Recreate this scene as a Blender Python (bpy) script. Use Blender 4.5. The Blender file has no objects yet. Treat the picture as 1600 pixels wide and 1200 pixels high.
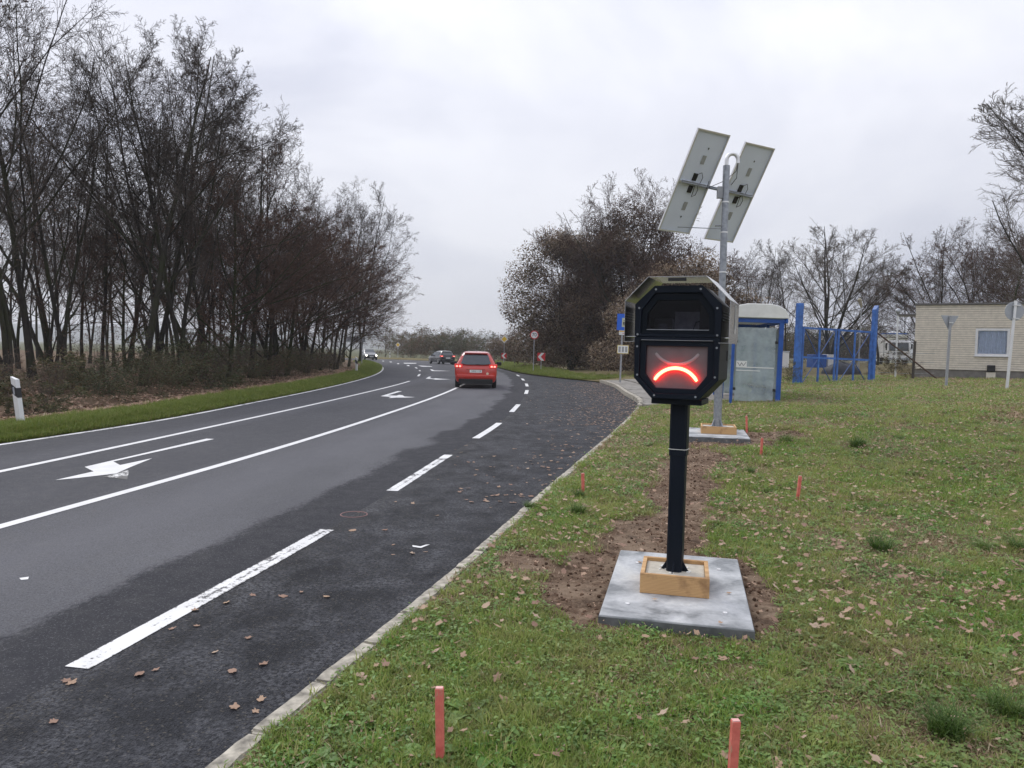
import bpy, math, random
import numpy as np
from mathutils import Vector, Matrix
random.seed(7); RNG = np.random.default_rng(7)
sc = bpy.context.scene
COL = sc.collection
R = math.radians

# ------------------------------------------------------------------ camera
CAM_H, FPX = 1.6, 1180.0
PITCH, ROLL = math.atan(52 / 1180), R(1.2)
cam_data = bpy.data.cameras.new('camera')
cam_data.sensor_width = 36; cam_data.lens = FPX / 1600 * 36
cam_data.clip_start = 0.05; cam_data.clip_end = 12000
cam = bpy.data.objects.new('camera', cam_data); COL.objects.link(cam)
CM = Matrix.Rotation(math.pi / 2 - PITCH, 3, 'X') @ Matrix.Rotation(ROLL, 3, 'Z')
cam.matrix_world = Matrix.Translation((0, 0, CAM_H)) @ CM.to_4x4()
sc.camera = cam

# ------------------------------------------------------------------ sky, sun, exposure
SUN_EL, SUN_AZ = R(42), R(-35)          # azimuth measured from +Y towards +X
world = bpy.data.worlds.new('World'); sc.world = world; world.use_nodes = True
nt = world.node_tree; nt.nodes.clear()
def wn(t, **k):
    n = nt.nodes.new(t)
    for a, b in k.items(): setattr(n, a, b)
    return n
sky = wn('ShaderNodeTexSky', sky_type='NISHITA'); sky.sun_disc = False
sky.sun_elevation = SUN_EL; sky.sun_rotation = SUN_AZ
tc = wn('ShaderNodeTexCoord')
mp = wn('ShaderNodeMapping'); mp.inputs['Scale'].default_value = (1.0, 1.0, 2.2)
nz = wn('ShaderNodeTexNoise'); nz.inputs['Scale'].default_value = 1.5; nz.inputs['Detail'].default_value = 6; nz.inputs['Roughness'].default_value = .52; nz.inputs['Distortion'].default_value = .5
rp = wn('ShaderNodeValToRGB'); rp.color_ramp.elements[0].position = .36; rp.color_ramp.elements[1].position = .66
rp.color_ramp.elements[0].color = (5.7, 5.95, 7.2, 1); rp.color_ramp.elements[1].color = (9.2, 9.3, 10.0, 1)
sep = wn('ShaderNodeSeparateXYZ')
mr = wn('ShaderNodeMapRange'); mr.inputs['From Min'].default_value = 0; mr.inputs['From Max'].default_value = 1; mr.inputs['To Min'].default_value = .78; mr.inputs['To Max'].default_value = 1.75
mul = wn('ShaderNodeVectorMath', operation='SCALE')
mixw = wn('ShaderNodeMix', data_type='RGBA'); mixw.inputs[0].default_value = .93
bg = wn('ShaderNodeBackground'); bg.inputs['Strength'].default_value = .094
out = wn('ShaderNodeOutputWorld')
L_ = nt.links.new
L_(tc.outputs['Generated'], mp.inputs[0]); L_(mp.outputs[0], nz.inputs['Vector']); L_(nz.outputs['Fac'], rp.inputs[0])
L_(tc.outputs['Generated'], sep.inputs[0]); L_(sep.outputs['Z'], mr.inputs['Value'])
L_(rp.outputs[0], mul.inputs[0]); L_(mr.outputs[0], mul.inputs['Scale'])
L_(sky.outputs[0], mixw.inputs[6]); L_(mul.outputs[0], mixw.inputs[7]); L_(mixw.outputs[2], bg.inputs[0]); L_(bg.outputs[0], out.inputs[0])
sun_d = bpy.data.lights.new('sun', 'SUN'); sun_d.energy = 1.5; sun_d.angle = R(25); sun_d.color = (1, .97, .92)
sun = bpy.data.objects.new('sun', sun_d); COL.objects.link(sun)
sdir = Vector((math.sin(SUN_AZ) * math.cos(SUN_EL), math.cos(SUN_AZ) * math.cos(SUN_EL), math.sin(SUN_EL)))
sun.rotation_euler = sdir.to_track_quat('Z', 'Y').to_euler()
vs = sc.view_settings; vs.view_transform = 'Standard'; vs.look = 'None'; vs.exposure = 0.12; vs.gamma = 1; vs.use_curve_mapping = False
sc.cycles.max_bounces = 6; sc.cycles.transparent_max_bounces = 12; sc.cycles.volume_bounces = 1
sc.cycles.use_denoising = True; sc.cycles.sample_clamp_indirect = 4

# ------------------------------------------------------------------ numeric helpers
def hermite(pts):
    ys = np.array([p[0] for p in pts], float); xs = np.array([p[1] for p in pts], float)
    d = np.diff(xs) / np.diff(ys); h = np.diff(ys)
    m = np.empty_like(xs); m[0] = d[0]; m[-1] = d[-1]
    m[1:-1] = (d[:-1] * h[1:] + d[1:] * h[:-1]) / (h[1:] + h[:-1])
    def f(y):
        y = np.asarray(y, float); i = np.clip(np.searchsorted(ys, y) - 1, 0, len(ys) - 2)
        hh = ys[i + 1] - ys[i]; t = np.clip((y - ys[i]) / hh, 0, 1)
        return (2*t**3 - 3*t**2 + 1) * xs[i] + (t**3 - 2*t**2 + t) * hh * m[i] + (-2*t**3 + 3*t**2) * xs[i+1] + (t**3 - t**2) * hh * m[i+1]
    return f
fR = hermite([(-6,-3.5),(2.79,-1.14),(4.72,-.6),(7.76,.16),(21.4,3.5),(23.5,3.95),(29.8,4.43),(38.5,4.9),(41.5,4.75),(45.7,3.2),(51.9,1.31),(66.7,-.88),(82,-2.8),(95,-7),(104,-12),(111,-20),(116,-30),(121,-45),(128,-72)])
fD = hermite([(-6,-4.1),(3.86,-2.15),(6.75,-1.64),(11.75,-.97),(17.13,-.27),(21.62,.1),(34.47,.7),(43.8,.62),(55,.1),(66.7,-1.3),(82,-3.3),(95,-7.5),(104,-12.6),(111,-20.7),(116,-30.8),(121,-46),(128,-73)])
fL = hermite([(-6,-11),(5,-9.35),(12,-8.15),(15,-7.75),(22.25,-7.55),(35.1,-7.74),(46,-8.5),(58.5,-10.17),(72,-12.8),(85.5,-16.6),(96,-22),(103,-30),(108,-45),(113,-72),(128,-95)])
fU = hermite([(-6,-8.3),(9.41,-6.4),(15.07,-6.01),(26,-5.45),(38.29,-5.2),(60,-7)])
fW = hermite([(-6,-6.4),(6.61,-4.5),(10.39,-3.96),(20,-3.05),(30.41,-2.45),(45,-2.4),(60,-3.8),(75,-6.5)])
def sstep(a, b, t):
    t = np.clip((np.asarray(t, float) - a) / (b - a), 0, 1); return t * t * (3 - 2 * t)
def vnoise(x, y, seed=0):
    x = np.asarray(x, float); y = np.asarray(y, float)
    xi = np.floor(x).astype(np.int64); yi = np.floor(y).astype(np.int64); fx = x - xi; fy = y - yi
    def hsh(a, b):
        n = (a * 374761393 + b * 668265263 + seed * 1274126177) & 0xffffffff
        n = ((n ^ (n >> 13)) * 1274126177) & 0xffffffff
        return ((n ^ (n >> 16)) & 0xffff) / 65535.0
    u = fx * fx * (3 - 2 * fx); v = fy * fy * (3 - 2 * fy)
    return (hsh(xi, yi) * (1 - u) + hsh(xi + 1, yi) * u) * (1 - v) + (hsh(xi, yi + 1) * (1 - u) + hsh(xi + 1, yi + 1) * u) * v
def fbm(x, y, seed=0, o=4):
    s = 0; a = .5
    for i in range(o):
        s = s + a * vnoise(x * 2**i, y * 2**i, seed + i); a *= .5
    return s / (1 - .5**o)
def kx(y):
    y = np.asarray(y, float); return np.where(y < 40, fR(np.minimum(y, 40)), 4.9)
def terrain(x, y):
    """height of the grass on the right of the kerb"""
    dx = np.maximum(0, np.asarray(x, float) - kx(y))
    return .9 * (1 - np.exp(-dx / 8)) * sstep(5, 18, y)
def tz(x, y): return float(terrain(x, y)) if x > float(kx(y)) else 0.0
def ray(px, py): return CM @ Vector(((px - 800) / FPX, -(py - 600) / FPX, -1))
def gp(px, py, z=-.05):
    d = ray(px, py); t = (z - CAM_H) / d.z
    return (d.x * t, d.y * t)
def gt(px, py, lift=0):
    z = 0
    for _ in range(25):
        x, y = gp(px, py, z + lift); z = .5 * z + .5 * tz(x, y)
    return x, y, z
def xat(px, Y, py=560):
    d = ray(px, py); return d.x * Y / d.y

# ------------------------------------------------------------------ object helpers
def npmesh(name, V, Fs, mats=None, smooth=False):
    """V (n,3); Fs list of (faces array (m,k), material index)"""
    me = bpy.data.meshes.new(name)
    V = np.asarray(V, np.float32)
    me.vertices.add(len(V)); me.vertices.foreach_set('co', V.ravel())
    loops = np.concatenate([np.asarray(f, np.int32).ravel() for f, _ in Fs])
    tot = np.concatenate([np.full(len(f), np.asarray(f).shape[1], np.int32) for f, _ in Fs])
    start = np.concatenate([[0], np.cumsum(tot)[:-1]]).astype(np.int32)
    mi = np.concatenate([np.full(len(f), i, np.int32) for f, i in Fs])
    me.loops.add(len(loops)); me.loops.foreach_set('vertex_index', loops)
    me.polygons.add(len(tot)); me.polygons.foreach_set('loop_start', start)
    me.polygons.foreach_set('material_index', mi)
    if smooth: me.polygons.foreach_set('use_smooth', np.ones(len(tot), bool))
    for m in mats or []: me.materials.append(m)
    me.update(calc_edges=True)
    return me
def link(name, me, parent=None):
    o = bpy.data.objects.new(name, me); COL.objects.link(o)
    if parent is not None: o.parent = parent
    return o
def tag(o, label=None, cat=None, group=None, kind=None):
    if label: o['label'] = label
    if cat: o['category'] = cat
    if group: o['group'] = group
    if kind: o['kind'] = kind
    return o
def thing(name, label, cat, loc=(0, 0, 0), rot=(0, 0, 0), group=None):
    o = bpy.data.objects.new(name, None); COL.objects.link(o); o.empty_display_size = .1
    o.location = loc; o.rotation_euler = rot
    return tag(o, label, cat, group)
def dup(o, parent=None):
    c = o.copy(); COL.objects.link(c)
    if parent is not None: c.parent = parent
    for ch in list(o.children): dup(ch, c)
    return c

class MB:
    def __init__(s): s.v = []; s.f = []
    def add(s, vs, fs):
        b = len(s.v); s.v += [tuple(p) for p in vs]; s.f += [tuple(i + b for i in f) for f in fs]; return s
    def box(s, c, sz, rz=0, rx=0, ry=0):
        M = Matrix.Translation(c) @ Matrix.Rotation(rz, 4, 'Z') @ Matrix.Rotation(ry, 4, 'Y') @ Matrix.Rotation(rx, 4, 'X')
        h = [a / 2 for a in sz]
        vs = [M @ Vector((i * h[0], j * h[1], k * h[2])) for i in (-1, 1) for j in (-1, 1) for k in (-1, 1)]
        return s.add(vs, [(0,1,3,2),(4,6,7,5),(0,4,5,1),(2,3,7,6),(0,2,6,4),(1,5,7,3)])
    def prism(s, poly, y0, y1, f=None):
        """poly of (x,z) extruded along y; f maps (x,y,z)"""
        n = len(poly); f = f or (lambda x, y, z: (x, y, z))
        vs = [f(x, y0, z) for x, z in poly] + [f(x, y1, z) for x, z in poly]
        return s.add(vs, [tuple(range(n))[::-1], tuple(range(n, 2*n))] + [(i, (i+1) % n, n + (i+1) % n, n + i) for i in range(n)])
    def ring(s, o, i, y0, y1):
        n = len(o); vs = [(x, y0, z) for x, z in o] + [(x, y0, z) for x, z in i] + [(x, y1, z) for x, z in o] + [(x, y1, z) for x, z in i]
        fs = []
        for a in range(n):
            b = (a + 1) % n
            fs += [(a, b, n+b, n+a), (2*n+b, 2*n+a, 3*n+a, 3*n+b), (b, a, 2*n+a, 2*n+b), (n+a, n+b, 3*n+b, 3*n+a)]
        return s.add(vs, fs)
    def tube(s, pts, r, n=8, caps=True):
        pts = [Vector(p) for p in pts]; k = len(pts); rs = r if isinstance(r, (list, tuple)) else [r] * k
        t0 = (pts[1] - pts[0]).normalized()
        u = t0.cross(Vector((0, 0, 1)) if abs(t0.z) < .9 else Vector((1, 0, 0))).normalized(); vs = []
        for i, p in enumerate(pts):
            t = (pts[min(i+1, k-1)] - pts[max(i-1, 0)]).normalized()
            u = (u - t * u.dot(t)).normalized(); w = t.cross(u)
            vs += [p + rs[i] * (math.cos(a) * u + math.sin(a) * w) for a in (2*math.pi*j/n for j in range(n))]
        fs = [(i*n+j, i*n+(j+1) % n, (i+1)*n+(j+1) % n, (i+1)*n+j) for i in range(k-1) for j in range(n)]
        if caps: fs += [tuple(range(n))[::-1], tuple((k-1)*n + j for j in range(n))]
        return s.add(vs, fs)
    def disc(s, c, r, t, n=28, axis='y'):
        c = Vector(c); d = {'y': Vector((0, t/2, 0)), 'z': Vector((0, 0, t/2)), 'x': Vector((t/2, 0, 0))}[axis]
        return s.tube([c - d, c + d], r, n)
    def build(s, name, mat, parent=None, smooth=False, bevel=0, seg=2):
        me = bpy.data.meshes.new(name); me.from_pydata(s.v, [], s.f); me.update()
        mats = mat if isinstance(mat, (list, tuple)) else [mat]
        for m in mats: me.materials.append(m)
        if smooth:
            for p in me.polygons: p.use_smooth = True
            if hasattr(me, 'set_sharp_from_angle'): me.set_sharp_from_angle(angle=R(38))
        o = link(name, me, parent)
        if bevel:
            b = o.modifiers.new('bevel', 'BEVEL'); b.width = bevel; b.segments = seg; b.limit_method = 'ANGLE'; b.angle_limit = R(35)
        return o
def text_obj(name, body, size, mat, parent, loc, rot, extrude=.001):
    cu = bpy.data.curves.new(name, 'FONT'); cu.body = body; cu.size = size; cu.align_x = 'CENTER'; cu.align_y = 'CENTER'; cu.extrude = extrude
    tmp = bpy.data.objects.new('tmp', cu); COL.objects.link(tmp)
    dg = bpy.context.evaluated_depsgraph_get(); me = bpy.data.meshes.new_from_object(tmp.evaluated_get(dg))
    bpy.data.objects.remove(tmp); bpy.data.curves.remove(cu)
    me.materials.clear(); me.materials.append(mat)
    o = link(name, me, parent); o.location = loc; o.rotation_euler = rot
    return o

# ------------------------------------------------------------------ materials
class NM:
    def __init__(s, name):
        s.m = bpy.data.materials.new(name); s.m.use_nodes = True; s.t = s.m.node_tree
        s.p = s.t.nodes['Principled BSDF']; s.out = s.t.nodes['Material Output']
    def n(s, typ, **k):
        x = s.t.nodes.new(typ)
        for a, b in k.items(): setattr(x, a, b)
        return x
    def l(s, a, b): s.t.links.new(a, b)
    def coord(s, kind='Object'):
        return s.n('ShaderNodeTexCoord').outputs[kind] if kind != 'World' else s.n('ShaderNodeNewGeometry').outputs['Position']
    def noise(s, vec, scale, detail=4, rough=.55, dist=0):
        x = s.n('ShaderNodeTexNoise'); x.inputs['Scale'].default_value = scale; x.inputs['Detail'].default_value = detail
        x.inputs['Roughness'].default_value = rough; x.inputs['Distortion'].default_value = dist; s.l(vec, x.inputs['Vector']); return x.outputs['Fac']
    def ramp(s, fac, stops):
        x = s.n('ShaderNodeValToRGB'); e = x.color_ramp.elements
        while len(e) < len(stops): e.new(.5)
        for i, (p, c) in enumerate(stops):
            e[i].position = p; e[i].color = (*c, 1) if len(c) == 3 else c
        s.l(fac, x.inputs[0]); return x.outputs[0]
    def mix(s, fac, a, b, blend='MIX'):
        x = s.n('ShaderNodeMix', data_type='RGBA', blend_type=blend)
        for sock, v in ((x.inputs[0], fac), (x.inputs[6], a), (x.inputs[7], b)):
            if hasattr(v, 'is_linked'): s.l(v, sock)
            elif isinstance(v, (int, float)): sock.default_value = v
            else: sock.default_value = (*v, 1) if len(v) == 3 else v
        return x.outputs[2]
    def math(s, op, a, b=None, clamp=False):
        x = s.n('ShaderNodeMath', operation=op); x.use_clamp = clamp
        for i, v in enumerate((a, b)):
            if v is None: continue
            if hasattr(v, 'is_linked'): s.l(v, x.inputs[i])
            else: x.inputs[i].default_value = v
        return x.outputs[0]
    def maprange(s, v, a, b, c=0, d=1):
        x = s.n('ShaderNodeMapRange'); s.l(v, x.inputs[0])
        for i, q in enumerate((a, b, c, d)): x.inputs[i + 1].default_value = q
        return x.outputs[0]
    def scale(s, vec, sc3):
        x = s.n('ShaderNodeMapping'); x.inputs['Scale'].default_value = sc3; s.l(vec, x.inputs[0]); return x.outputs[0]
    def bump(s, h, strength=.3, dist=.01):
        x = s.n('ShaderNodeBump'); x.inputs['Strength'].default_value = strength; x.inputs['Distance'].default_value = dist
        s.l(h, x.inputs['Height']); s.l(x.outputs[0], s.p.inputs['Normal'])
    def col(s, c):
        if hasattr(c, 'is_linked'): s.l(c, s.p.inputs['Base Color'])
        else: s.p.inputs['Base Color'].default_value = (*c, 1)
    def set(s, **k):
        for a, b in k.items(): s.p.inputs[a.replace('_', ' ')].default_value = b
        return s
def simple(name, c, rough=.6, metal=0, var=.15, nscale=6, bump=0, bscale=60, spec=.5, coat=0, kind='Object'):
    q = NM(name); v = q.coord(kind); f = q.noise(v, nscale, 5)
    lo = tuple(max(0, a * (1 - var)) for a in c); hi = tuple(min(1, a * (1 + var)) for a in c)
    q.col(q.ramp(f, [(.3, lo), (.7, hi)])); q.set(Roughness=rough, Metallic=metal)
    q.p.inputs['Specular IOR Level'].default_value = spec
    if coat: q.p.inputs['Coat Weight'].default_value = coat; q.p.inputs['Coat Roughness'].default_value = .05
    if bump: q.bump(q.noise(v, bscale, 3), bump, .005)
    return q.m
def leafmat(name, stops, rough=.6, trans=.25, patch=None):
    """foliage; colour varies from leaf to leaf and clump to clump"""
    q = NM(name); g = q.n('ShaderNodeNewGeometry'); oi = q.n('ShaderNodeObjectInfo')
    f = q.math('ADD', q.math('MULTIPLY', g.outputs['Random Per Island'], .6), q.math('MULTIPLY', oi.outputs['Random'], .4))
    c = q.ramp(f, stops)
    if patch:
        w = q.coord('World'); c = q.mix(q.maprange(q.noise(w, .75, 5, .65), .42, .66, 0, .7), c, patch)
        c = q.mix(q.maprange(q.noise(w, 5.5, 4, .6),   .38, .54, .45, 0), c, tuple(a * .42 for a in patch))
    q.col(c); q.set(Roughness=rough); q.p.inputs['Specular IOR Level'].default_value = .3
    tr = q.n('ShaderNodeBsdfTranslucent'); q.l(c, tr.inputs[0]); mx = q.n('ShaderNodeMixShader'); mx.inputs[0].default_value = trans
    q.l(q.p.outputs[0], mx.inputs[1]); q.l(tr.outputs[0], mx.inputs[2]); q.l(mx.outputs[0], q.out.inputs[0])
    return q.m
def glassmat(name, tint=(.9, .95, .95), rough=.02, ior=1.45, haze=0, hazecol=(.5, .5, .5)):
    q = NM(name); q.t.nodes.remove(q.p)
    tr = q.n('ShaderNodeBsdfTransparent'); tr.inputs[0].default_value = (*tint, 1)
    gl = q.n('ShaderNodeBsdfGlossy'); gl.inputs['Roughness'].default_value = rough
    fr = q.n('ShaderNodeFresnel'); fr.inputs[0].default_value = ior
    mx = q.n('ShaderNodeMixShader'); q.l(fr.outputs[0], mx.inputs[0]); q.l(tr.outputs[0], mx.inputs[1]); q.l(gl.outputs[0], mx.inputs[2])
    last = mx.outputs[0]
    if haze:
        df = q.n('ShaderNodeBsdfDiffuse'); df.inputs[0].default_value = (*hazecol, 1)
        f = q.maprange(q.noise(q.coord(), 3, 5, .6), .3, .75, haze * .5, haze * 1.4)
        m2 = q.n('ShaderNodeMixShader'); q.l(f, m2.inputs[0]); q.l(last, m2.inputs[1]); q.l(df.outputs[0], m2.inputs[2]); last = m2.outputs[0]
    q.l(last, q.out.inputs[0]); return q.m
def emit(name, c, strength):
    q = NM(name); q.col((0, 0, 0)); q.p.inputs['Emission Color'].default_value = (*c, 1); q.p.inputs['Emission Strength'].default_value = strength
    return q.m

def asphalt(name, lo, hi, bay):
    q = NM(name); w = q.coord('World'); uv = q.coord('UV')
    big = q.noise(q.scale(w, (1, .35, 1)), .8, 5, .6)
    mid = q.noise(w, 7, 5, .65); fine = q.noise(w, 130, 2, .7)
    vor = q.n('ShaderNodeTexVoronoi'); vor.inputs['Scale'].default_value = 95 if bay else 150; q.l(w, vor.inputs['Vector'])
    base = q.mix(q.maprange(q.math('ADD', q.math('MULTIPLY', big, .6), q.math('MULTIPLY', mid, .5)), .38, .72), lo, hi)
    stone = q.math('GREATER_THAN', q.n('ShaderNodeSeparateColor').outputs[0], 2)
    sc_ = q.n('ShaderNodeSeparateColor'); q.l(vor.outputs['Color'], sc_.inputs[0])
    base = q.mix(q.math('MULTIPLY', q.math('GREATER_THAN', sc_.outputs[0], .95), .3 if bay else .15), base, (.26, .23, .18))
    base = q.mix(q.maprange(sc_.outputs[1], 0, 1, 0, .55 if bay else .25), base, tuple(a * .35 for a in lo))
    su = q.n('ShaderNodeSeparateXYZ'); q.l(uv, su.inputs[0]); u = su.outputs[0]
    if bay:
        # dusty pale streaks, gravel along the joint and by the kerb
        st = q.noise(q.scale(w, (1.2, .8, 1)), 2.1, 8, .72, .25)
        base = q.mix(q.math('MULTIPLY', q.maprange(st, .40, .66, 0, .75), q.maprange(q.noise(w, 45, 4, .8), .44, .56, .0, 1)), base, (.155, .158, .172))
        edge = q.maprange(u, 0, .35, 1, 0)
        base = q.mix(q.math('MULTIPLY', edge, q.maprange(q.noise(w, 60, 3), .55, .68, 0, .45)), base, (.20, .175, .13))
        rough = .62
    else:
        # dark tarred band beside the joint, ragged edge
        wob = q.math('ADD', q.math('MULTIPLY', q.math('SUBTRACT', q.noise(q.scale(w, (1, .5, 1)), 1.1, 3, .5), .5), .9), q.math('MULTIPLY', q.math('SUBTRACT', q.noise(q.scale(w, (1, .6, 1)), 22, 4, .75), .5), .42))
        band = q.maprange(q.math('ADD', u, wob), -.80, -.66, 0, 1)
        turn = q.maprange(q.math('ADD', u, q.math('MULTIPLY', wob, .4)), -3.1, -2.7, .55, 0)
        base = q.mix(turn, base, (.045, .046, .053))
        base = q.mix(q.math('MULTIPLY', band, .85), base, (.020, .021, .026))
        base = q.mix(q.maprange(q.noise(w, 75, 4, .85), .36, .52, .6, 0), base, (.025, .025, .03))
        base = q.mix(q.maprange(q.noise(w, 90, 3, .8), .56, .68, 0, .5), base, (.24, .24, .25))
        # wheel tracks a little smoother and paler
        for c0 in (-1.9, -5.6):
            tr = q.math('ABSOLUTE', q.math('ADD', u, -c0)); base = q.mix(q.maprange(tr, .1, .55, .22, 0), base, (.15, .15, .165))
        rough = .75
    q.col(base)
    rr = q.maprange(mid, .3, .7, rough - .1, rough + .15); q.l(rr, q.p.inputs['Roughness'])
    q.p.inputs['Specular IOR Level'].default_value = .10
    q.bump(q.math('ADD', q.math('MULTIPLY', vor.outputs['Distance'], 1.0), q.math('MULTIPLY', fine, .6)), 1.0 if bay else .45, .010 if bay else .004)
    return q.m
def paint(name, wear=.45, c=(.74, .74, .73), seamed=False):
    q = NM(name); w = q.coord('World')
    a = q.noise(w, 30, 6, .75); b = q.noise(w, 2.5, 4, .6)
    su = q.n('ShaderNodeSeparateXYZ'); q.l(q.coord('UV'), su.inputs[0])
    seam = q.maprange(q.math('ABSOLUTE', q.math('ADD', su.outputs[0], -.5)), 0, .16, .075 if seamed else 0, 0)
    edge = q.maprange(q.math('ABSOLUTE', q.math('ADD', su.outputs[0], -.5)), .38, .5, 0, .10 if seamed else 0)
    f = q.maprange(q.math('SUBTRACT', q.math('ADD', q.math('MULTIPLY', a, .7), q.math('MULTIPLY', b, .5)), q.math('ADD', seam, edge)), wear + .14, wear + .2)
    cc = q.ramp(q.noise(w, 5, 4), [(.3, tuple(x * .85 for x in c)), (.7, c)])
    q.col(q.mix(f, (.045, .045, .05), cc)); q.set(Roughness=.6); q.bump(a, .3, .003)
    return q.m
M = {}
M['road'] = asphalt('road_asphalt', (.092, .093, .102), (.15, .151, .162), False)
M['bay'] = asphalt('bay_asphalt', (.016, .017, .021), (.052, .054, .062), True)
M['paint'] = paint('road_paint', .24); M['paint_worn'] = paint('worn_paint', .345, seamed=True); M['paint_ghost'] = paint('ghost_paint', .47)
def ground_mat(name, kindname):
    q = NM(name); w = q.coord('World'); at_ = q.n('ShaderNodeAttribute'); at_.attribute_name = 'soil'
    n1 = q.noise(w, 1.1, 5, .6); n2 = q.noise(w, 14, 5, .65); n3 = q.noise(w, 70, 3, .6)
    if kindname == 'lawn':
        g = q.ramp(n2, [(.28, (.055, .038, .022)), (.44, (.13, .10, .05)), (.6, (.18, .17, .07)), (.75, (.34, .27, .16))])
        g = q.mix(q.maprange(n1, .4, .68, 0, .55), g, (.22, .175, .10))
    elif kindname == 'wood':
        g = q.ramp(n2, [(.25, (.06, .040, .025)), (.5, (.14, .095, .06)), (.8, (.25, .18, .115))])
    else:
        g = q.ramp(n1, [(.3, (.06, .075, .03)), (.7, (.11, .10, .05))])
    soil = q.ramp(q.math('ADD', q.math('MULTIPLY', n2, .55), q.math('MULTIPLY', n3, .45)), [(.3, (.055, .034, .022)), (.5, (.135, .088, .058)), (.68, (.30, .22, .155))])
    soil = q.mix(q.maprange(q.noise(w, 2.3, 4, .6), .46, .62, 0, .65), soil, (.27, .20, .14))
    soil = q.mix(q.maprange(q.noise(w, 4.1, 4, .6), .54, .66, 0, .7), soil, (.045, .028, .018))
    sf = q.maprange(q.math('ADD', at_.outputs['Fac'], q.math('MULTIPLY', q.math('SUBTRACT', n2, .5), .7)), .35, .6)
    q.col(q.mix(sf, g, soil)); q.set(Roughness=.95); q.p.inputs['Specular IOR Level'].default_value = .15
    q.bump(q.math('ADD', n2, q.math('MULTIPLY', n3, .5)), .8, .03)
    return q.m
M['lawn'] = ground_mat('lawn_soil', 'lawn'); M['woodfloor'] = ground_mat('wood_floor', 'wood'); M['field'] = ground_mat('field', 'field')
M['concrete'] = simple('concrete_kerb', (.37, .34, .28), .95, var=.55, nscale=14, bump=.8, bscale=70, kind='World')
def slabmat():
    q = NM('cast_concrete'); v = q.coord(); n1 = q.noise(v, 2.6, 5, .55, .8); n2 = q.noise(v, 35, 4)
    c = q.ramp(n1, [(.36, (.13, .145, .15)), (.45, (.33, .345, .35)), (.55, (.48, .495, .50)), (.68, (.60, .61, .58))]); c = q.mix(.25, c, q.ramp(n2, [(.3, (.2, .2, .2)), (.7, (.55, .55, .55))]))
    q.col(c); q.l(q.maprange(n1, .3, .7, .45, .8), q.p.inputs['Roughness']); q.bump(n2, .25, .003); return q.m
M['slab'] = slabmat()
M['damp'] = simple('damp_concrete_edge', (.13, .135, .135), .8, var=.4, nscale=12, bump=.3)
M['grout'] = simple('grout', (.50, .46, .38), .9, var=.15, nscale=20, bump=.5)
M['pave'] = simple('paving', (.23, .215, .19), .9, var=.3, nscale=4, bump=.4, kind='World')
def wood(name, a, b, knot):
    q = NM(name); v = q.coord(); g = q.scale(v, (3, 14, 26))
    w = q.n('ShaderNodeTexWave'); w.wave_type = 'BANDS'; w.bands_direction = 'Z'; w.inputs['Scale'].default_value = 1.4; w.inputs['Distortion'].default_value = 5; w.inputs['Detail'].default_value = 4; w.inputs['Detail Scale'].default_value = .8
    q.l(g, w.inputs[0]); n = q.noise(v, 6, 4)
    c = q.mix(w.outputs['Fac'], a, b); c = q.mix(q.maprange(n, .55, .72, 0, .8), c, knot)
    q.col(c); q.set(Roughness=.7); q.bump(w.outputs['Fac'], .2, .002); return q.m
M['timber'] = wood('spruce_timber', (.64, .40, .185), (.47, .265, .105), (.16, .07, .028))
q = NM('stake_paint'); v = q.coord(); n1 = q.noise(q.scale(v, (1, 1, .25)), 45, 5, .7); q.col(q.mix(q.maprange(q.math('ADD', n1, q.math('MULTIPLY', q.noise(v, 7, 3), .4)), .74, .84), q.ramp(q.noise(v, 18, 4), [(.3, (.55, .10, .08)), (.7, (.80, .22, .17))]), (.50, .30, .20)))
q.set(Roughness=.85); q.bump(n1, .5, .004); M['stake'] = q.m
M['anthracite'] = simple('anthracite_powder_coat', (.0085, .0125, .021), .45, var=.15, nscale=3, bump=.05, bscale=300, spec=.14)
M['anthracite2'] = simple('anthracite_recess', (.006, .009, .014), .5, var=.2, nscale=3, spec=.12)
M['steel'] = simple('polished_steel', (.50, .50, .49), .17, metal=1, var=.1, nscale=3)
M['galv'] = simple('galvanised', (.34, .36, .385), .5, metal=.75, var=.25, nscale=14, bump=.05)
M['galvpaint'] = simple('grey_pole', (.36, .37, .385), .6, metal=.3, var=.15, nscale=8)
M['alu'] = simple('aluminium', (.80, .80, .79), .4, metal=.55, var=.06)
M['backsheet'] = simple('panel_backsheet', (.74, .80, .90), .5, var=.04, nscale=2)
M['cells'] = simple('solar_cells', (.01, .014, .035), .12, var=.3)
M['black'] = simple('black_plastic', (.012, .012, .013), .5)
M['tyre'] = simple('tyre_rubber', (.014, .014, .015), .85)
M['white'] = simple('white_paint', (.72, .72, .71), .45, var=.06)
M['label'] = simple('paper_label', (.36, .37, .36), .6)
M['sticker'] = simple('white_sticker', (.8, .8, .76), .5, var=.03)
M['yellow'] = simple('sign_yellow', (.75, .48, .03), .5, var=.05)
M['red'] = simple('sign_red', (.55, .02, .025), .5, var=.08)
M['blue'] = simple('blue_steel_paint', (.013, .085, .36), .45, var=.2, nscale=5)
M['blue2'] = simple('gate_blue_paint', (.042, .14, .43), .5, var=.35, nscale=5)
M['signblue'] = simple('sign_blue', (.012, .12, .62), .45, var=.05)
M['signback'] = simple('sign_back', (.40, .42, .45), .5, metal=.5, var=.1)
M['roofwhite'] = simple('shelter_roof', (.82, .82, .77), .5, var=.1, nscale=3)
M['shglass'] = glassmat('shelter_glass', (.86, .93, .93), .05, 1.45, .48, (.60, .67, .68))
M['headglass'] = glassmat('smoked_glass', (.62, .62, .66), .03, 1.25)
M['clear'] = glassmat('display_cover', (.92, .9, .92), .12, 1.4, .06, (.4, .38, .4))
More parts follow.
